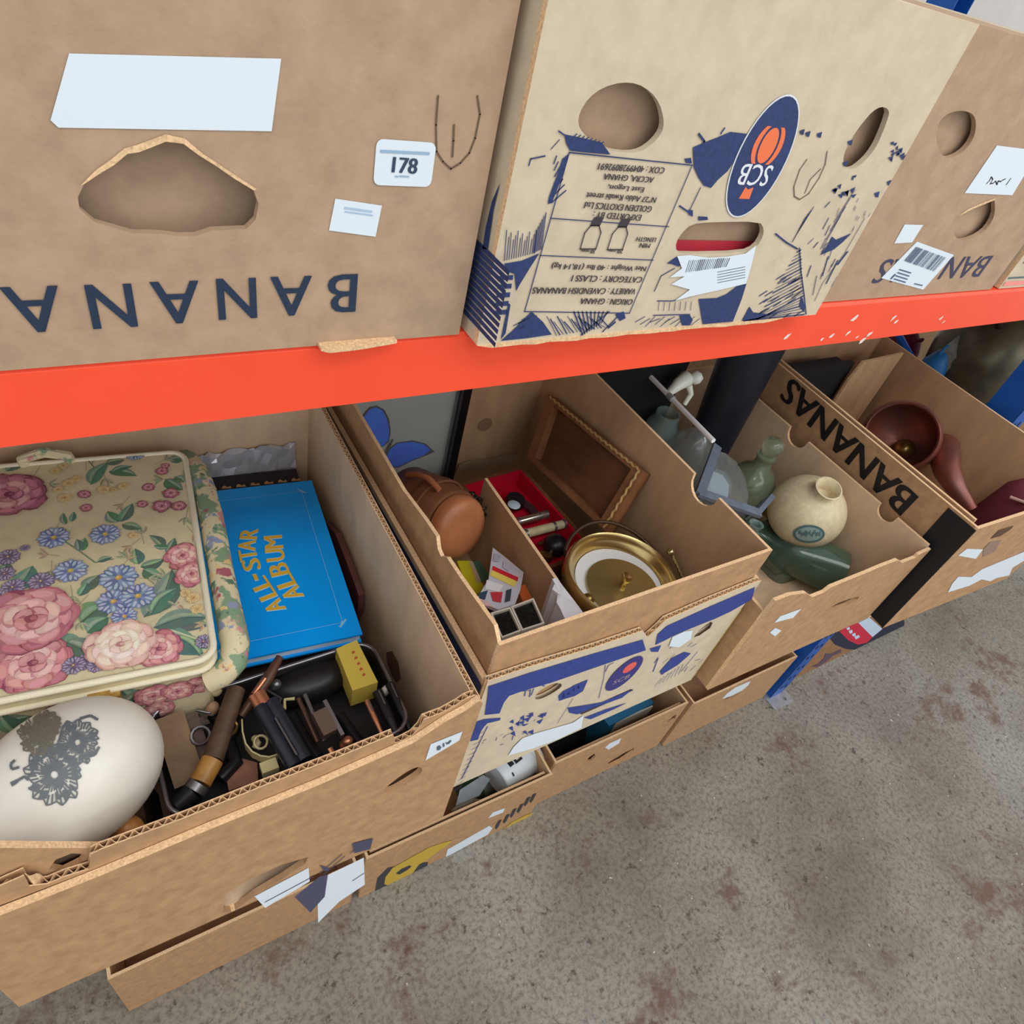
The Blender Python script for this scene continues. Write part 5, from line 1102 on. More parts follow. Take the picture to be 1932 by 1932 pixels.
packet('plastic_bag', 'clear plastic bag of printed cards with red and yellow band', 'bag', [(898, 1132), (922, 1092), (930, 1033), (958, 1055), (988, 1080), (982, 1112), (972, 1140), (940, 1150)], .908, [(206, 204, 216), ([(930, 1068), (978, 1090), (976, 1098), (928, 1076)], (212, 40, 56)), ([(928, 1076), (976, 1098), (970, 1108), (924, 1086)], (238, 214, 100)), ([(918, 1095), (950, 1105), (942, 1118), (915, 1112)], (232, 232, 232)), ([(925, 1118), (948, 1118), (945, 1138), (930, 1135)], (198, 56, 66)), ([(903, 1120), (920, 1115), (915, 1132), (905, 1136)], (54, 74, 96)), ([(955, 1115), (965, 1112), (962, 1135), (952, 1138)], (60, 70, 82)), ([(933, 1045), (945, 1050), (940, 1062), (930, 1060)], (176, 176, 196)), ([(950, 1060), (965, 1072), (960, 1080), (948, 1072)], (196, 190, 210))], .006)
packet('foil_scrap', 'pink foil scrap against the left wall of the tray', 'packet', [(903, 1128), (922, 1136), (930, 1145), (912, 1142)], .93, [(216, 178, 176)])
for lab, px in (('white slide mount with dark photo, right of pair', [(963, 1146), (1006, 1130), (1027, 1178), (984, 1192)]), ('dark slide mount in the tray corner, left of pair', [(925, 1158), (962, 1147), (983, 1192), (946, 1206)])):
    ps = [P(u, v, z=.955) for u, v in px]; c = sum(ps, V()) / 4; t = thing('slide_mount', lab, 'slide', (c.x, c.y, TF), 'photo slides in the inner tray'); fx = Frame(ps[0], ps[1] - ps[0], Z3.cross((ps[1] - ps[0])))
    o = [((p - ps[0]).dot(fx.a), (p - ps[0]).dot(fx.b)) for p in ps]; cx = sum(p[0] for p in o) / 4; cy = sum(p[1] for p in o) / 4; ins = [(cx + (x - cx) * .86, cy + (y - cy) * .88) for x, y in o]
    g = MB(); g.plate(fx, o, [ins], -.03, .002); g.build('mount', mat('white_card', (206, 200, 184), .7), t)
    g = MB(); g.plate(fx, ins, (), -.004, -.002); f_ = g.build('film', mat('dark_film', (34, 36, 34), .25, dark=(14, 14, 14), vscale=160), t)
# tissue
ts = thing('tissue_paper', 'white tissue paper tucked beside the tray divider', 'tissue', (.455, -.07, TF))
g = MB(); q = random.Random(7); px = [(1042, 1092), (1046, 1102), (1042, 1112), (1052, 1122), (1050, 1136), (1058, 1150), (1066, 1168), (1102, 1158), (1085, 1135), (1064, 1108), (1050, 1090)]
ps = [P(u, v, z=.962 + q.uniform(-.002, .004)) for u, v in px]; c = sum(ps, V()) / len(ps); lowp = [V((p.x + .008, p.y, TF)) for p in ps]
n = len(ps); g.add(ps + [c] + lowp, [(i, (i + 1) % n, n) for i in range(n)] + [(i, n + 1 + i, n + 1 + (i + 1) % n, (i + 1) % n) for i in range(n)]); g.build('sheet', mat('white_tissue', (226, 224, 230), .8, bump=.4, bscale=60), ts)
# wooden box with red lining
WN = mat('walnut', (108, 70, 44), .4, var=.25, vscale=16, stretch=(6, 1, 1), spec=.4); WNL = mat('light_walnut', (142, 96, 62), .45, var=.2, vscale=20); VEL = mat('red_velvet', (190, 10, 44), .8, spec=.2, var=.08, vscale=40); GR = mat('gilt_rope', (206, 176, 116), .4, metal=.3)
WZ = .892; hb, hf = P(984, 879, z=WZ), P(1112, 1020, z=WZ); hd = (hf - hb).normalized(); hl_ = (hf - hb).length + .02; hf = hb + hd * hl_
lft = V((hd.y, -hd.x, 0)); lft = lft if lft.x < 0 else -lft; BWD = .118
wb = thing('wooden_box', 'open walnut box with red velvet lining leaning lid in printed box', 'wooden box', tuple((hb + hf) / 2 + lft * BWD / 2 - Z3 * (WZ - TF)))
fx = Frame(V((hb.x, hb.y, TF)), hd, lft if hd.cross(lft).z > 0 else -lft)
if hd.cross(lft).z < 0: fx = Frame(V((hf.x, hf.y, TF)), -hd, lft)
o = rect(0, 0, hl_, BWD); i_ = rect(.006, .006, hl_ - .006, BWD - .006)
g = MB(); g.plate(fx, o, [i_[::-1]], 0, WZ - TF); g.build('base', WN, wb)
g = MB(); g.plate(fx, i_, [rect(.009, .009, hl_ - .009, BWD - .009)[::-1]], .01, WZ - TF - .001); g.plate(fx, i_, (), .004, WZ - TF - .03); g.build('lining', VEL, wb, label='red velvet lining')
XW = .630; l0, l1 = P(1044, 748, x=XW), P(1222, 893, x=XW); l3 = P(1003, 866, z=WZ + .002)
_n = (l1 - l0).cross(l3 - l0).normalized(); _r = ray(1152, 1006); l2 = CAM + _r * ((l0 - CAM).dot(_n) / _r.dot(_n))
nl = (l1 - l0).cross(l3 - l0).normalized(); nl = nl if nl.x < 0 else -nl
def quadbar(a, b, c, d, w_, t0, t1, g, mi=0):
    """ring of four bars round the quad a,b,c,d"""
    ce = (a + b + c + d) / 4; I = [p + (ce - p) * w_ for p in (a, b, c, d)]; O = [a, b, c, d]
    for k in range(4):
        j = (k + 1) % 4; g.hexa([O[k] + nl * t0, O[j] + nl * t0, I[j] + nl * t0, I[k] + nl * t0, O[k] + nl * t1, O[j] + nl * t1, I[j] + nl * t1, I[k] + nl * t1], mi)
    return I
g = MB(); g.hexa([p - nl * .008 for p in (l0, l1, l2, l3)] + [p - nl * .003 for p in (l0, l1, l2, l3)]); lidw = g.build('lid_panel', WN, wb)
g = MB(); I = quadbar(l0, l1, l2, l3, .17, -.003, .012, g); sub(g, 'lid_frame', WNL, lidw, wb)
g = MB(); ce = (l0 + l1 + l2 + l3) / 4
for a, b in ((l0, l1), (l1, l2)):
    a2, b2 = a + (ce - a) * .05 + nl * .013, b + (ce - b) * .05 + nl * .013; n = int((b2 - a2).length / .006); sdv = (b2 - a2).normalized().cross(nl)
    g.tube([a2.lerp(b2, i / n) + sdv * (.0012 * (1 if i % 2 else -1)) for i in range(n + 1)], .0018, 6)
sub(g, 'rope_trim', GR, lidw, wb, label='gilt rope moulding')
WG = 'oddments in the velvet-lined box'; WF = WZ - .03
def wit(name, lab, cat, u, v): c = P(u, v, z=WZ - .012); return thing(name, lab, cat, (c.x, c.y, WF), WG), c
t, c = wit('wrist_watch', 'dark wrist watch with pale glass face on red velvet', 'watch', 972, 945)
g = MB(); g.lathe([(0, -.008), (.014, -.008), (.016, 0), (.014, .006), (0, .006)], c, (0, 0, 1), 20); g.build('watch_case', BLKP, t, smooth=40)
g = MB(); g.lathe([(0, .0065), (.010, .0065), (.008, .008), (0, .0085)], P(968, 958, z=WZ - .012), (0, 0, 1), 16); g.build('face', mat('pale_dial', (176, 196, 206), .15), t, smooth=40)
g = MB(); g.ribbon([c + V((.012, .0, -.004)), c + V((.022, -.012, -.008)), c + V((.028, -.03, -.014))], (1, .4, 0), .014, .003); g.build('strap', mat('dark_strap', (52, 30, 34), .5), t)
for nm, lab, pa, pb, r, m_ in (('silver_tube', 'polished silver tube across the velvet box', (975, 985), (1032, 970), .0062, mat('polished_silver', (216, 214, 206), .15, metal=.95)), ('bone_handle', 'yellowed bone handle below the silver tube', (988, 1008), (1066, 988), .0068, mat('old_bone', (188, 176, 140), .45, var=.15, vscale=60))):
    t, c = wit(nm, lab, 'tube', (pa[0] + pb[0]) / 2, (pa[1] + pb[1]) / 2); a, b = P(*pa, z=WZ - .006), P(*pb, z=WZ - .006)
    g = MB(); g.tube([a, a.lerp(b, .5), b], r, 14); g.build('barrel', m_, t, smooth=40)
    for k in (.04, .72, .96): g = MB(); p = a.lerp(b, k); d = (b - a).normalized(); g.tube([p - d * .002, p + d * .002], r * 1.12, 14); g.build('band', GRYM, t, smooth=40)
t, c = wit('ornate_knob', 'black ornate knob with bronze claws in the velvet box', 'ornament', 1048, 1028)
g = MB(); g.lathe([(0, -.012), (.016, -.01), (.019, 0), (.014, .010), (.006, .014), (0, .015)], c, (0, 0, 1), 20); g.build('knob', BLKP, t, smooth=60)
for k in range(5): g = MB(); an = k * 1.25; e = c + V((math.cos(an) * .024, math.sin(an) * .024, -.006)); g.tube([c + V((math.cos(an) * .012, math.sin(an) * .012, .006)), (c + e) / 2 + Z3 * .006, e], [.003, .004, .002], 8); g.build('claw', mat('bronze_brown', (116, 96, 70), .4, metal=.6), t, smooth=60)
t, c = wit('brass_fitting', 'small brass fittings at the near end of the velvet box', 'fitting', 1030, 1050); g = MB()
g.lathe([(0, -.008), (.010, -.008), (.010, .004), (.005, .006), (0, .006)], c, (.3, .2, 1), 14); g.build('fitting', BRASSD, t, smooth=40)
# brass pot
BC = V((.5345, -.026, 0)); BR_ = .0765; BT = .952
bp = thing('brass_pot', 'round polished brass pot with knobbed lid near the front of the printed box', 'pot', (BC.x, BC.y, TF))
g = MB(); g.lathe([(0, TF), (.058, TF), (.062, TF + .004), (.067, TF + .03), (.069, TF + .08), (.068, BT - .035), (.071, BT - .03), (.0765, BT - .024), (.0775, BT - .012), (.0765, BT - .004), (.073, BT), (.0705, BT - .002), (.069, BT - .006), (.0665, BT - .010), (.062, BT - .014), (.060, BT - .020), (.0595, BT - .05), (0, BT - .05)], BC, (0, 0, 1), 56); g.build('body', BRASS, bp, smooth=35)
g = MB(); g.lathe([(0, BT - .0185), (.0594, BT - .0185), (.0594, BT - .022), (0, BT - .022)], BC, (0, 0, 1), 56); g.build('reflection_disc', mat('white_reflection', (236, 238, 240), .3), bp, smooth=35, label='white disc standing in for a reflection behind the lid')  # white disc added for the pale crescent reflected inside the rim
LC = BC + V((-.003, -.010, 0)); g = MB(); g.lathe([(0, BT - .013), (.0485, BT - .0145), (.049, BT - .0165), (.048, BT - .018), (0, BT - .018)], LC, (0, 0, 1), 56); ld = g.build('lid', mat('pale_lid_brass', (196, 178, 118), .34, metal=.85, var=.1, vscale=20), bp, smooth=35)
g = MB(); g.lathe([(.004, BT - .013), (.0045, BT - .009), (.003, BT - .005), (.006, BT - .001), (.0075, BT + .004), (.006, BT + .009), (0, BT + .010)], LC, (0, 0, 1), 18); sub(g, 'knob', BRASS, ld, bp, 60)
g = MB(); hp = [BC + V((math.cos(t) * .081, math.sin(t) * .081, BT - .016 + .03 * max(0, math.sin(t - .1)))) for t in [-.35 + i * .12 for i in range(24)]]; g.tube(hp, .0026, 8); g.build('handle', mat('dark_bronze', (74, 56, 42), .4, metal=.6), bp, smooth=60)
g = MB(); a = P(1266, 1042, z=BT + .004); b = P(1296, 1094, z=BT - .02)
a.x = min(a.x, .628); b.x = min(b.x, .628)
n = 14; sd = (b - a).normalized().cross(Z3); g.tube([a.lerp(b, i / n) + sd * .0014 * (1 if i % 2 else -1) for i in range(n + 1)], .0022, 8); g.lathe([(0, -.004), (.005, -.003), (.006, .002), (.003, .005), (0, .006)], a, (0, 0, 1), 12); g.build('hook', mat('pale_brass', (214, 198, 150), .25, metal=.9), bp, smooth=60)
g = MB(); c = P(1108, 1132, z=BT - .02); g.lathe([(0, -.006), (.008, -.004), (.009, .003), (.004, .007), (0, .008)], c, (-.6, -.5, .4), 14); g.build('handle_boss', BRASSD, bp, smooth=60)

# ================================================================ things in the box of glass
GB = FLR - .0005
def glass(name, col, rough=.04, alpha=.62): return mat(name, col, rough, trans=.78, ior=1.45, alpha=alpha, spec=.7)
GG = glass('green_glass', (178, 196, 168), .05, .78); GD = glass('deep_green_glass', (140, 176, 154), .05, .78); GC = glass('pale_glass', (206, 216, 214), .05, .45); GT = glass('teal_glass', (190, 218, 218), .04, .7)
GL = 'glassware in the notched box'
def bottle(name, lab, base, axis, prof, m_, stopper=None, cat='bottle'):
    t = thing(name, lab, cat, base, GL); g = MB(); th = .0028; hs_ = [p for p in prof]
    inn = [(max(0.0008, r - th), h + (th if i == 0 else 0)) for i, (r, h) in enumerate(prof)]
    g.lathe([(0, prof[0][1])] + hs_ + inn[::-1] + [(0, prof[0][1] + th)], base, axis, 28); g.build('glass_body', m_, t, smooth=50)
    if stopper: g = MB(); g.lathe(stopper, base, axis, 18); g.build('stopper', m_, t, smooth=60)
    return t
# stoneware vase
def on_sph(u, v, c, r, off=.0006):
    d = ray(u, v).normalized(); o = CAM - c; b = o.dot(d); q = b * b - (o.dot(o) - r * r)
    if q < 0: return None
    p = CAM + d * (-b - math.sqrt(q)); return p + (p - c).normalized() * off
VR = .0625; VC = P(1526, 963, z=.908); VC.x = min(VC.x, 1.041 - VR - .002); ax = (on_sph(1563, 922, VC, .073, 0) - VC).normalized()
vs = thing('stoneware_vase', 'round cream stoneware vase with narrow neck and teal seal', 'vase', (VC.x, VC.y, GB))
g = MB(); pr = []
for i in range(19):
    t = math.pi * (.03 + .86 * i / 18); pr.append((VR * math.sin(t), -VR * .95 * math.cos(t)))
pr = [(0, pr[0][1])] + pr + [(.018, .060), (.0165, .066), (.019, .073), (.0215, .075), (.0195, .0755), (.0155, .070), (.0135, .060), (.0125, .052), (0, .050)]
STN = mat('speckled_stoneware', (214, 200, 164), .45, var=.10, vscale=120, bump=.08, bscale=200); g.lathe(pr, VC, ax, 40); g.build('body', STN, vs, smooth=50)
g = MB()
def ball_poly(pts, off, mi): 
    ps = [on_sph(u, v, VC, (VR + .0003), off) for u, v in pts]
    if None in ps: return
    c = sum(ps, V()) / len(ps); c = VC + (c - VC).normalized() * ((VR + .0003) + off); g.add([c] + ps, [(0, i + 1, (i + 1) % len(ps) + 1) for i in range(len(ps))], mi)
ball_poly([(1526 + 30 * math.cos(t), 1007 + 17 * math.sin(t)) for t in [i * .314 for i in range(20)]], .0008, 0)
ball_poly([(1526 + 25 * math.cos(t), 1007 + 13 * math.sin(t)) for t in [i * .314 for i in range(20)]], .0011, 1)
for k in range(9):
    x = 1507 + k * 4.6; ball_poly([(x, 1000 + (k % 3) * 4), (x + 4, 999 + (k % 2) * 4), (x + 4, 1006 + (k % 3) * 3), (x, 1007 + (k % 2) * 4)], .0014, 0)
g.build('seal', [mat('teal_seal', (84, 116, 118), .5), mat('pale_seal', (140, 164, 160), .5)], vs, label='teal printed seal')
pd = thing('folded_cloth', 'folded sage cloth under the round stoneware vase', 'cloth', (VC.x, VC.y, GB))
for k in range(3):
    g = MB(); g.plate(Frame((VC.x, VC.y, GB + k * (VC.z - VR - GB) / 3), (1, .1 * k, 0), (-.1 * k, 1, 0)), rrect((0, 0), .10 - k * .006, .11 - k * .008, .02), (), 0, (VC.z - VR - GB) / 3 + .0005); g.build('fold', mat('sage_cloth', (112, 120, 104), .95), pd)
# decanter, upright
dc = P(1402, 935, z=.87)
bottle('glass_decanter', 'pale green moulded glass decanter with round stopper', (dc.x, dc.y, GB), (0, 0, 1), [(.028, 0), (.040, .004), (.043, .03), (.046, .075), (.043, .11), (.029, .134), (.016, .145), (.014, .160), (.0175, .163), (.0175, .168), (.013, .170)], GG, [(0, .162), (.010, .166), (.011, .172), (.015, .178), (.018, .188), (.014, .199), (0, .202)], 'decanter')
# green bottle lying with its base to the viewer
b0 = P(1585, 1082, z=GB + .045)
bottle('green_bottle', 'thick green bottle lying base first near the front', tuple(b0), (-.62, .78, .05), [(.032, 0), (.039, .004), (.040, .02), (.040, .085), (.032, .105), (.014, .125), (.012, .165), (.015, .168), (.015, .176), (.012, .178)], GD)
b1 = P(1640, 1066, z=GB + .030)
bottle('glass_bottle', 'small pale bottle lying beside the thick green bottle', tuple(b1), (-.05, .98, .02), [(.022, 0), (.027, .004), (.027, .07), (.02, .085), (.01, .095), (.009, .12), (.011, .124)], GG)
b2 = P(1490, 1070, z=GB + .03)
bottle('glass_bottle', 'dark green bottle lying against the left wall near the front', tuple(b2), (-.12, .95, .08), [(.02, 0), (.027, .004), (.028, .08), (.02, .098), (.011, .11), (.010, .14), (.013, .144)], GD)
b3 = P(1420, 1000, z=.90)
bottle('glass_bottle', 'small teal bottle standing below the lantern corner', (b3.x, b3.y, GB), (0, 0, 1), [(.018, 0), (.024, .004), (.025, .07), (.02, .09), (.010, .1), (.010, .118), (.012, .12)], GT)
j1 = P(1292, 850, z=.90)
bottle('glass_jar', 'clear domed glass jar beside the dark boot', (j1.x + .015, j1.y, GB), (0, 0, 1), [(.034, 0), (.042, .005), (.044, .06), (.042, .10), (.034, .125), (.02, .142), (.006, .15)], GC, None, 'jar')
j2 = P(1205, 760, z=.92)
bottle('glass_jar', 'teal tinted glass jar at the back left of the notched box', (j2.x + .015, min(j2.y, .27), GB), (0, 0, 1), [(.028, 0), (.034, .005), (.035, .09), (.030, .12), (.022, .13), (.022, .145)], GT, None, 'jar')
j3 = P(1250, 800, z=.90)
bottle('glass_tumbler', 'small crystal tumbler between the two glass jars', (j3.x + .012, j3.y, GB), (0, 0, 1), [(.02, 0), (.024, .003), (.03, .075)], GC, None, 'tumbler')
# dark boot
bo = P(1372, 838, z=.90); bt = thing('rubber_boot', 'dark navy boot standing at the back of the notched box', 'boot', (bo.x, bo.y, GB))
NVB = mat('navy_rubber', (28, 34, 46), .45, var=.2, vscale=25, bump=.1, bscale=40)
g = MB(); g.lathe([(0, .012), (.036, .012), (.040, .03), (.036, .07), (.040, .16), (.046, .28), (.048, .335), (.044, .335), (.038, .3), (0, .28)], (bo.x, bo.y + .03, GB), (.0, .06, 1), 28, sq=(1, 1.1)); g.build('shaft', NVB, bt, smooth=60)
g = MB(); g.tube([(bo.x, bo.y + .04, GB + .038), (bo.x, bo.y + .0, GB + .038), (bo.x + .002, bo.y - .04, GB + .034), (bo.x + .002, bo.y - .062, GB + .03)], [.034, .036, .034, .018], 18); g.build('foot', NVB, bt, smooth=60)
g = MB(); g.plate(Frame((bo.x, bo.y, GB), (1, 0, 0), (0, 1, 0)), [(.034 * math.cos(t), .005 + .075 * math.sin(t)) for t in [i * .314 for i in range(20)]], (), 0, .012); g.build('sole', BLKP, bt)
# white rod with figurine
ZR = 1.005; wr = thing('white_rod', 'long white plastic rod leaning across the notched box', 'rod', tuple(P(1285, 765, z=ZR)))
g = MB(); a, b = P(1205, 688, z=ZR - .01), P(1346, 832, z=ZR - .004); g.tube([a, b], .0042, 8); g.build('rod', mat('white_plastic', (248, 250, 252), .4), wr, smooth=40)
g = MB(); c = a.lerp(b, .46); d = (b - a).normalized(); g.tube([c - d * .006, c + d * .006], .0058, 8); g.build('joint', mat('grey_plastic', (150, 156, 160), .4), wr, smooth=40)
fg = thing('china_figurine', 'small white china figurine behind the white rod', 'figurine', tuple(P(1288, 725, z=ZR - .02))); WC = mat('white_china', (240, 244, 232), .25, var=.06, vscale=40)
c = P(1290, 722, z=ZR - .002); g = MB(); g.tube([c + V((-.03, -.004, -.015)), c + V((-.012, 0, -.002)), c + V((.006, .004, .004)), c + V((.018, .002, .002))], [.006, .011, .015, .009], 14); g.build('torso', WC, fg, smooth=60)
g = MB(); g.lathe([(0, -.012), (.009, -.008), (.012, 0), (.009, .009), (0, .012)], c + V((.020, -.004, .010)), (.5, -.2, .8), 16); g.build('head', WC, fg, smooth=60)
for k in (-1, 1): g = MB(); g.tube([c + V((.004, .01 * k, 0)), c + V((.008, .018 * k, -.012)), c + V((-.002, .022 * k, -.03))], [.006, .005, .004], 10); g.build('limb', WC, fg, smooth=60)
# grey metal bracket with a glass pane
A_ = P(1321, 930, z=.985); B_ = P(1430, 968, z=.962); D_ = P(1352, 845, z=.992); E_ = P(1456, 938, z=.955); GM = mat('blue_grey_metal', (116, 128, 144), .45, metal=.35, var=.12, vscale=50)
nn = (B_ - A_).cross(D_ - A_).normalized(); nn = nn if nn.z > 0 else -nn
lt = thing('metal_bracket', 'blue-grey metal corner bracket with a rounded glass pane on the glassware', 'bracket', tuple((A_ + B_) / 2 - nn * .03))
for a, b, wd in ((A_, B_, .014), (A_, D_, .014), (B_, E_, .008)):
    d = (b - a).normalized(); sd = nn.cross(d); g = MB(); g.box((a + b) / 2, ((b - a).length + .008, wd, .006), (d, sd, nn)); g.build('frame_bar', GM, lt)
    g = MB(); g.box((a + b) / 2 - nn * .012 + sd * (wd / 2 if a is A_ and b is D_ else -wd / 2) * -1, ((b - a).length + .004, .003, .02), (d, sd, nn)); g.build('flange', GM, lt)
fx = Frame(A_, (B_ - A_), nn.cross((B_ - A_))); o = [(0.004, .004)] + [fx.hit(u, v) for u, v in ((1412, 955), (1416, 930), (1408, 895), (1392, 868), (1372, 852), (1355, 848))]
g = MB(); g.plate(fx, o, (), -.006, -.004); g.build('glass_pane', GC, lt)
g = MB(); o = fx.hits([(1348, 912), (1350, 888), (1360, 876), (1378, 884), (1390, 902), (1388, 925), (1372, 935), (1356, 930)]); g.plate(fx, o, (), -.03, -.018); g.build('pane_reflection', mat('pale_blue_reflection', (196, 214, 230), .25), lt)  # pale plate under the pane, standing in for its white reflection
dk = thing('dark_case', 'black backdrop case at the back of the notched box', 'case', (.785, .322, GB)); g = MB(); g.box((.785, .322, GB + .12), (.235, .034, .24)); g.build('case_body', mat('backdrop_black', (14, 14, 18), .9), dk)  # made tall as a black backdrop that hides the box's back wall
g = MB(); g.box((.785, .322, GB + .244), (.238, .036, .008)); g.build('case_lid', mat('backdrop_black', (14, 14, 18), .9), dk)
ypk = thing('yellow_packet', 'small yellow and purple packet wedged between printed and notched boxes', 'packet', (.654, -.115, ZS + .004)); g = MB(); c = P(1443, 1108, z=.935); c.x = .657
g.box((.657, -.105, (ZS + .004 + .945) / 2), (.009, .045, .945 - ZS - .004)); g.build('packet_body', mat('yellow_paper', (196, 172, 70), .6), ypk); g = MB(); g.box((.657, -.09, .952), (.009, .03, .014)); g.build('packet_end', mat('purple_paper', (96, 78, 108), .6), ypk)

# ================================================================ things in the BANANAS box
COPR = mat('patinated_copper', (150, 82, 62), .38, metal=.55, dark=(122, 84, 80), vscale=14); cb = thing('copper_vessel', 'open copper pouring vessel lying in the BANANAS box', 'vessel', (1.26, .06, FLR))
mo = P(1700, 822, z=.960); axc = (V((-.80, -.30, .52))).normalized(); R0 = .064; sidev = V((.35, -.9, 0)).normalized()
g = MB(); g.lathe([(R0 * .94, .002), (R0 * .98, .005), (R0 * 1.03, .001), (R0 * 1.10, -.015), (R0 * 1.14, -.04), (R0 * 1.10, -.06), (R0 * .85, -.085), (R0 * .4, -.098), (0, -.10)], mo, axc, 40, cap=False); g.lathe([(R0 * .94, .002), (R0 * .97, -.02), (R0 * .98, -.05), (R0 * .7, -.078), (0, -.088)], mo, axc, 40, cap=False); g.build('bowl', COPR, cb, smooth=50)
sp_ = [P(1778, 845, z=.935), P(1783, 864, z=.945), P(1788, 892, z=.945), P(1806, 925, z=.93), P(1832, 962, z=.915)]
g = MB(); g.tube(sp_, [.030, .027, .022, .017, .012], 16); g.build('spout', COPR, cb, smooth=60)
g = MB(); c = mo - axc * .06 - Z3 * .012 + sidev * .02; g.lathe([(0, -.02), (.016, -.018), (.020, -.004), (.012, .006), (0, .008)], c, axc, 18); g.build('inner_fitting', BRASSD, cb, smooth=60, label='brass fitting inside the bowl')
cs_ = thing('card_sheet', 'loose cardboard sheet standing in the back of the BANANAS box', 'card', (1.25, .20, FLR)); e0 = P(1592, 757, y=.20); e1p = P(1688, 642, y=.20)
fx = Frame((e0.x, .215, FLR), (1, .06, 0), Z3); g = MB(); g.plate(fx, [(0, 0), (1.43 - e0.x, 0), (1.43 - e0.x, .24), (.012, .24), (0, .2)], (), -.005, 0, 0, 1); g.build('sheet', [KRD, KE], cs_)
XF = (1.068 + e0.x) / 2; bg = thing('black_folder', 'black folder standing at the back left of the BANANAS box', 'folder', (1.13, .2, FLR)); g = MB(); g.box((1.095 + (e0.x - 1.085) / 2, .235, FLR + .115), (e0.x - 1.085, .012, .23)); g.build('cover', mat('black_card', (22, 24, 28), .6), bg); g = MB(); g.box((1.097 + (e0.x - 1.085) / 2, .255, FLR + .11), (e0.x - 1.09, .026, .22)); g.build('pages', mat('black_card', (22, 24, 28), .6), bg)
mr = thing('red_pouch', 'dark red pouch at the front right of the BANANAS box', 'pouch', (1.40, -.12, FLR)); c = P(1915, 958, z=1.0); g = MB(); g.lathe([(0, 0), (.04, .01), (.045, .09), (.03, .17), (.012, .195), (0, .198)], (1.392, -.12, FLR), (0, 0, 1), 20, sq=(1, .9)); g.build('pouch', mat('dark_red_cloth', (112, 44, 56), .8, bump=.3, bscale=60), mr, smooth=60)
g = MB(); g.tube([(1.352, -.12, FLR + .168), (1.36, -.14, FLR + .172), (1.392, -.152, FLR + .175), (1.425, -.14, FLR + .172), (1.43, -.12, FLR + .168)], .003, 8); g.build('drawstring', mat('pale_pink_cord', (206, 170, 160), .8), mr)
# beyond the BANANAS box
uc = V((1.80, .20, ZS + .003)); op = thing('olive_urn', 'large olive bronze urn standing behind the blue upright', 'urn', tuple(uc))
g = MB(); g.lathe([(0, 0), (.06, 0), (.065, .01), (.09, .06), (.125, .14), (.135, .20), (.125, .27), (.09, .325), (.055, .35), (.05, .37), (.06, .39), (.054, .39), (.044, .37), (0, .35)], uc, (0, 0, 1), 40); g.build('body', mat('olive_bronze', (128, 122, 98), .3, metal=.4, dark=(70, 62, 48), vscale=5), op, smooth=60)
for k in (-1, 1): g = MB(); g.tube([uc + V((.10 * k, 0, .30)), uc + V((.15 * k, 0, .34)), uc + V((.13 * k, 0, .38)), uc + V((.055 * k, 0, .375))], .009, 10); g.build('handle', mat('dark_bronze', (74, 56, 42), .4, metal=.6), op, smooth=60)
stp = thing('webbing_strap', 'grey ribbed strap hanging behind the olive urn', 'strap', (1.58, .235, ZS + .003)); a, b = P(1797, 666, y=.235), P(1876, 606, y=.235); g = MB(); g.ribbon([a + V((-.02, .02, -.12)), a, a.lerp(b, .5), b], RIGHT * .62 + DOWN * .78, .045, .004); g.build('strap', mat('grey_webbing', (122, 120, 112), .8, var=.2, vscale=200), stp)
c = P(1776, 674, y=.25); bs = thing('blue_bag', 'bright blue bag beside the grey strap', 'bag', (c.x, .25, ZS + .003)); g = MB(); g.lathe([(0, 0), (.03, .005), (.034, .1), (.03, c.z - ZS - .02), (.012, c.z - ZS + .012), (0, c.z - ZS + .014)], (c.x, .25, ZS + .003), (0, 0, 1), 16, sq=(.9, 1.0)); g.build('bag', mat('blue_nylon', (30, 112, 176), .5), bs, smooth=60)
g = MB(); g.tube([(c.x - .02, .25, c.z + .01), (c.x - .014, .25, c.z + .03), (c.x + .014, .25, c.z + .03), (c.x + .02, .25, c.z + .01)], .003, 8); g.build('cord', mat('blue_nylon', (30, 112, 176), .5), bs)
pkb = thing('magenta_bag', 'dark magenta cloth bag behind the BANANAS box', 'bag', (1.44, .4, ZS + .003)); c = P(1725, 645, y=.37); g = MB(); g.lathe([(0, 0), (.05, .005), (.06, .12), (.05, c.z - ZS - .01), (.02, c.z - ZS + .02), (0, c.z - ZS + .022)], (c.x + .01, .41, ZS + .003), (0, 0, 1), 18); g.build('bag', mat('magenta_cloth', (128, 36, 74), .8, bump=.3, bscale=50), pkb, smooth=60)
g = MB(); g.tube([(c.x - .01, .37, c.z + .0), (c.x + .01, .36, c.z + .012), (c.x + .03, .37, c.z + .0)], .004, 8); g.build('cord', mat('magenta_cloth', (128, 36, 74), .8), pkb)

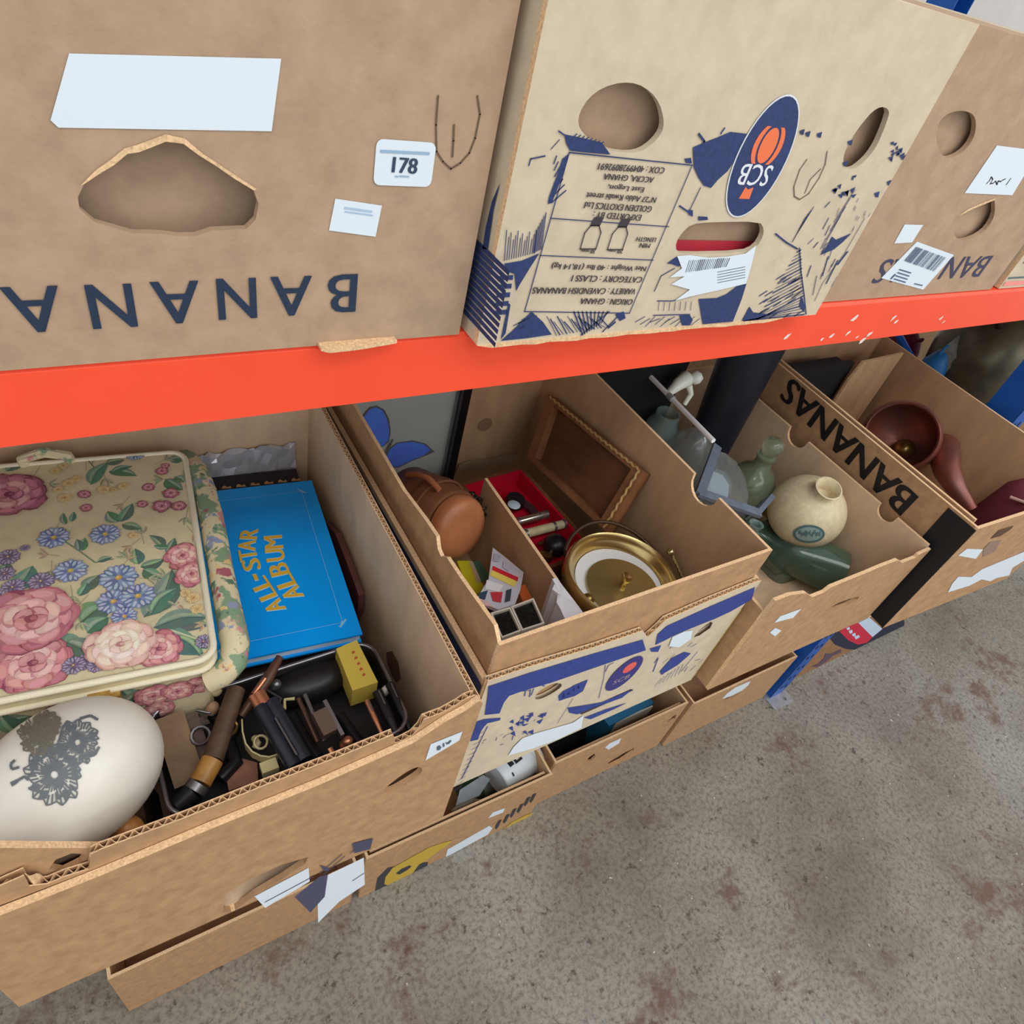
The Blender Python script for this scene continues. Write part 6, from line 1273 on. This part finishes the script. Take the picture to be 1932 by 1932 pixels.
# ================================================================ things in the floor boxes
FB = .0055
mg = thing('white_canister', 'white canister with black lettering in the floor box with yellow print', 'canister', (.60, .10, FB)); a, b = P(912, 1472, z=.16), P(990, 1462, z=.165); ay_ = V((.96, .22, .05)).normalized(); c = P(935, 1470, z=.155)
g = MB(); g.lathe([(0, 0), (.040, 0), (.043, .003), (.043, .085), (.041, .088), (.0415, .091), (.043, .094), (.043, .106), (.040, .11), (0, .11)], c, ay_, 32); g.build('can_body', mat('white_enamel', (214, 224, 230), .35), mg, smooth=40)
g = MB(); sv = ay_.cross(Z3).normalized(); uv_ = sv.cross(ay_)
def can_patch(h0, h1, t0, t1):
    n = 5; vs_ = []
    for i in range(n + 1):
        t = t0 + (t1 - t0) * i / n; rr = uv_ * math.sin(t) + sv * math.cos(t)
        for h in (h0, h1): vs_.append(c + ay_ * h + rr * .0436)
    g.add(vs_, [(i * 2, i * 2 + 1, i * 2 + 3, i * 2 + 2) for i in range(n)])
for h0, h1, t0, t1 in ((.025, .037, 1.35, 1.95), (.04, .046, 1.3, 1.9), (.046, .054, 1.3, 1.42), (.046, .054, 1.78, 1.9), (.054, .060, 1.3, 1.9), (.02, .024, .9, 1.1)): can_patch(h0, h1, t0, t1)
g.build('lettering', BLK, mg)
b5 = P(905, 1490, z=.12)
t = thing('green_glass_bottle', 'dark green bottle lying under the white canister', 'bottle', (b5.x, b5.y, FB)); g = MB(); g.lathe([(0, 0), (.034, 0), (.037, .004), (.037, .12), (.03, .14), (.014, .16), (.013, .2), (.016, .204), (0, .206)], (b5.x - .02, b5.y + .03, .06), (1, .12, .05), 24); g.build('glass_body', mat('dark_green_glass', (60, 96, 76), .1, spec=.6), t, smooth=50)
g = MB(); g.lathe([(.0375, .04), (.0376, .10), (.037, .10)], (b5.x - .02, b5.y + .03, .06), (1, .12, .05), 24); g.build('label', mat('sage_label', (150, 164, 150), .6), t, smooth=50)
for i, (lab, px, z, col) in enumerate((('grey printed leaflet beside the white canister', [(868, 1490), (912, 1462), (925, 1470), (905, 1500), (860, 1520)], .165, (150, 162, 168)), ('folded cream leaflet in the floor box with yellow print', [(852, 1528), (880, 1505), (910, 1508), (870, 1545)], .15, (170, 162, 146)), ('olive booklet at the near end of the floor box with yellow print', [(842, 1545), (875, 1522), (905, 1515), (890, 1545), (855, 1560)], .125, (112, 110, 92)))):
    ps = [P(u, v, z=z) for u, v in px]; c = sum(ps, V()) / len(ps); t = thing('paper_leaflet', lab, 'leaflet', (c.x, c.y, FB), 'papers in the floor box'); fx = Frame((c.x, c.y, z), (1, 0, 0), (0, 1, 0)); g = MB(); g.plate(fx, [(p.x - c.x, p.y - c.y) for p in ps], (), -z + FB if i == 2 else -.006, 0); g.build('leaflet', mat('leaflet' + str(i), col, .7, var=.1, vscale=60), t)
t = thing('teal_book', 'teal book lying in the plain floor box', 'book', tuple(P(1190, 1335, z=.12))); c = P(1185, 1338, z=.15); g = MB(); g.box((c.x, c.y + .01, (.15 + FB) / 2), (.15, .05, .15 - FB), (V((1, .05, 0)).normalized(), V((-.05, 1, 0)).normalized(), Z3)); g.build('cover', mat('teal_cloth', (40, 116, 160), .5), t); g = MB(); g.box((c.x, c.y - .0155, .08), (.142, .004, .13)); g.build('pages', mat('page_teal', (210, 206, 190), .8), t)
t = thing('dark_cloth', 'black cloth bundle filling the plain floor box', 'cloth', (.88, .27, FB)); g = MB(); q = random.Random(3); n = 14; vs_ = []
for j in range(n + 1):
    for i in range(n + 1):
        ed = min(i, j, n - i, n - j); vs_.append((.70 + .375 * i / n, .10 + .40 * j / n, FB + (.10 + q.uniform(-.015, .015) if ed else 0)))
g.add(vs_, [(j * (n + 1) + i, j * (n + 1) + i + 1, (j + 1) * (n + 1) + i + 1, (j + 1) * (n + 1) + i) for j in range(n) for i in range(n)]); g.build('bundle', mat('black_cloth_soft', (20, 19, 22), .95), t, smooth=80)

for o in BASES:
    if '_b' in o: del o['_b']
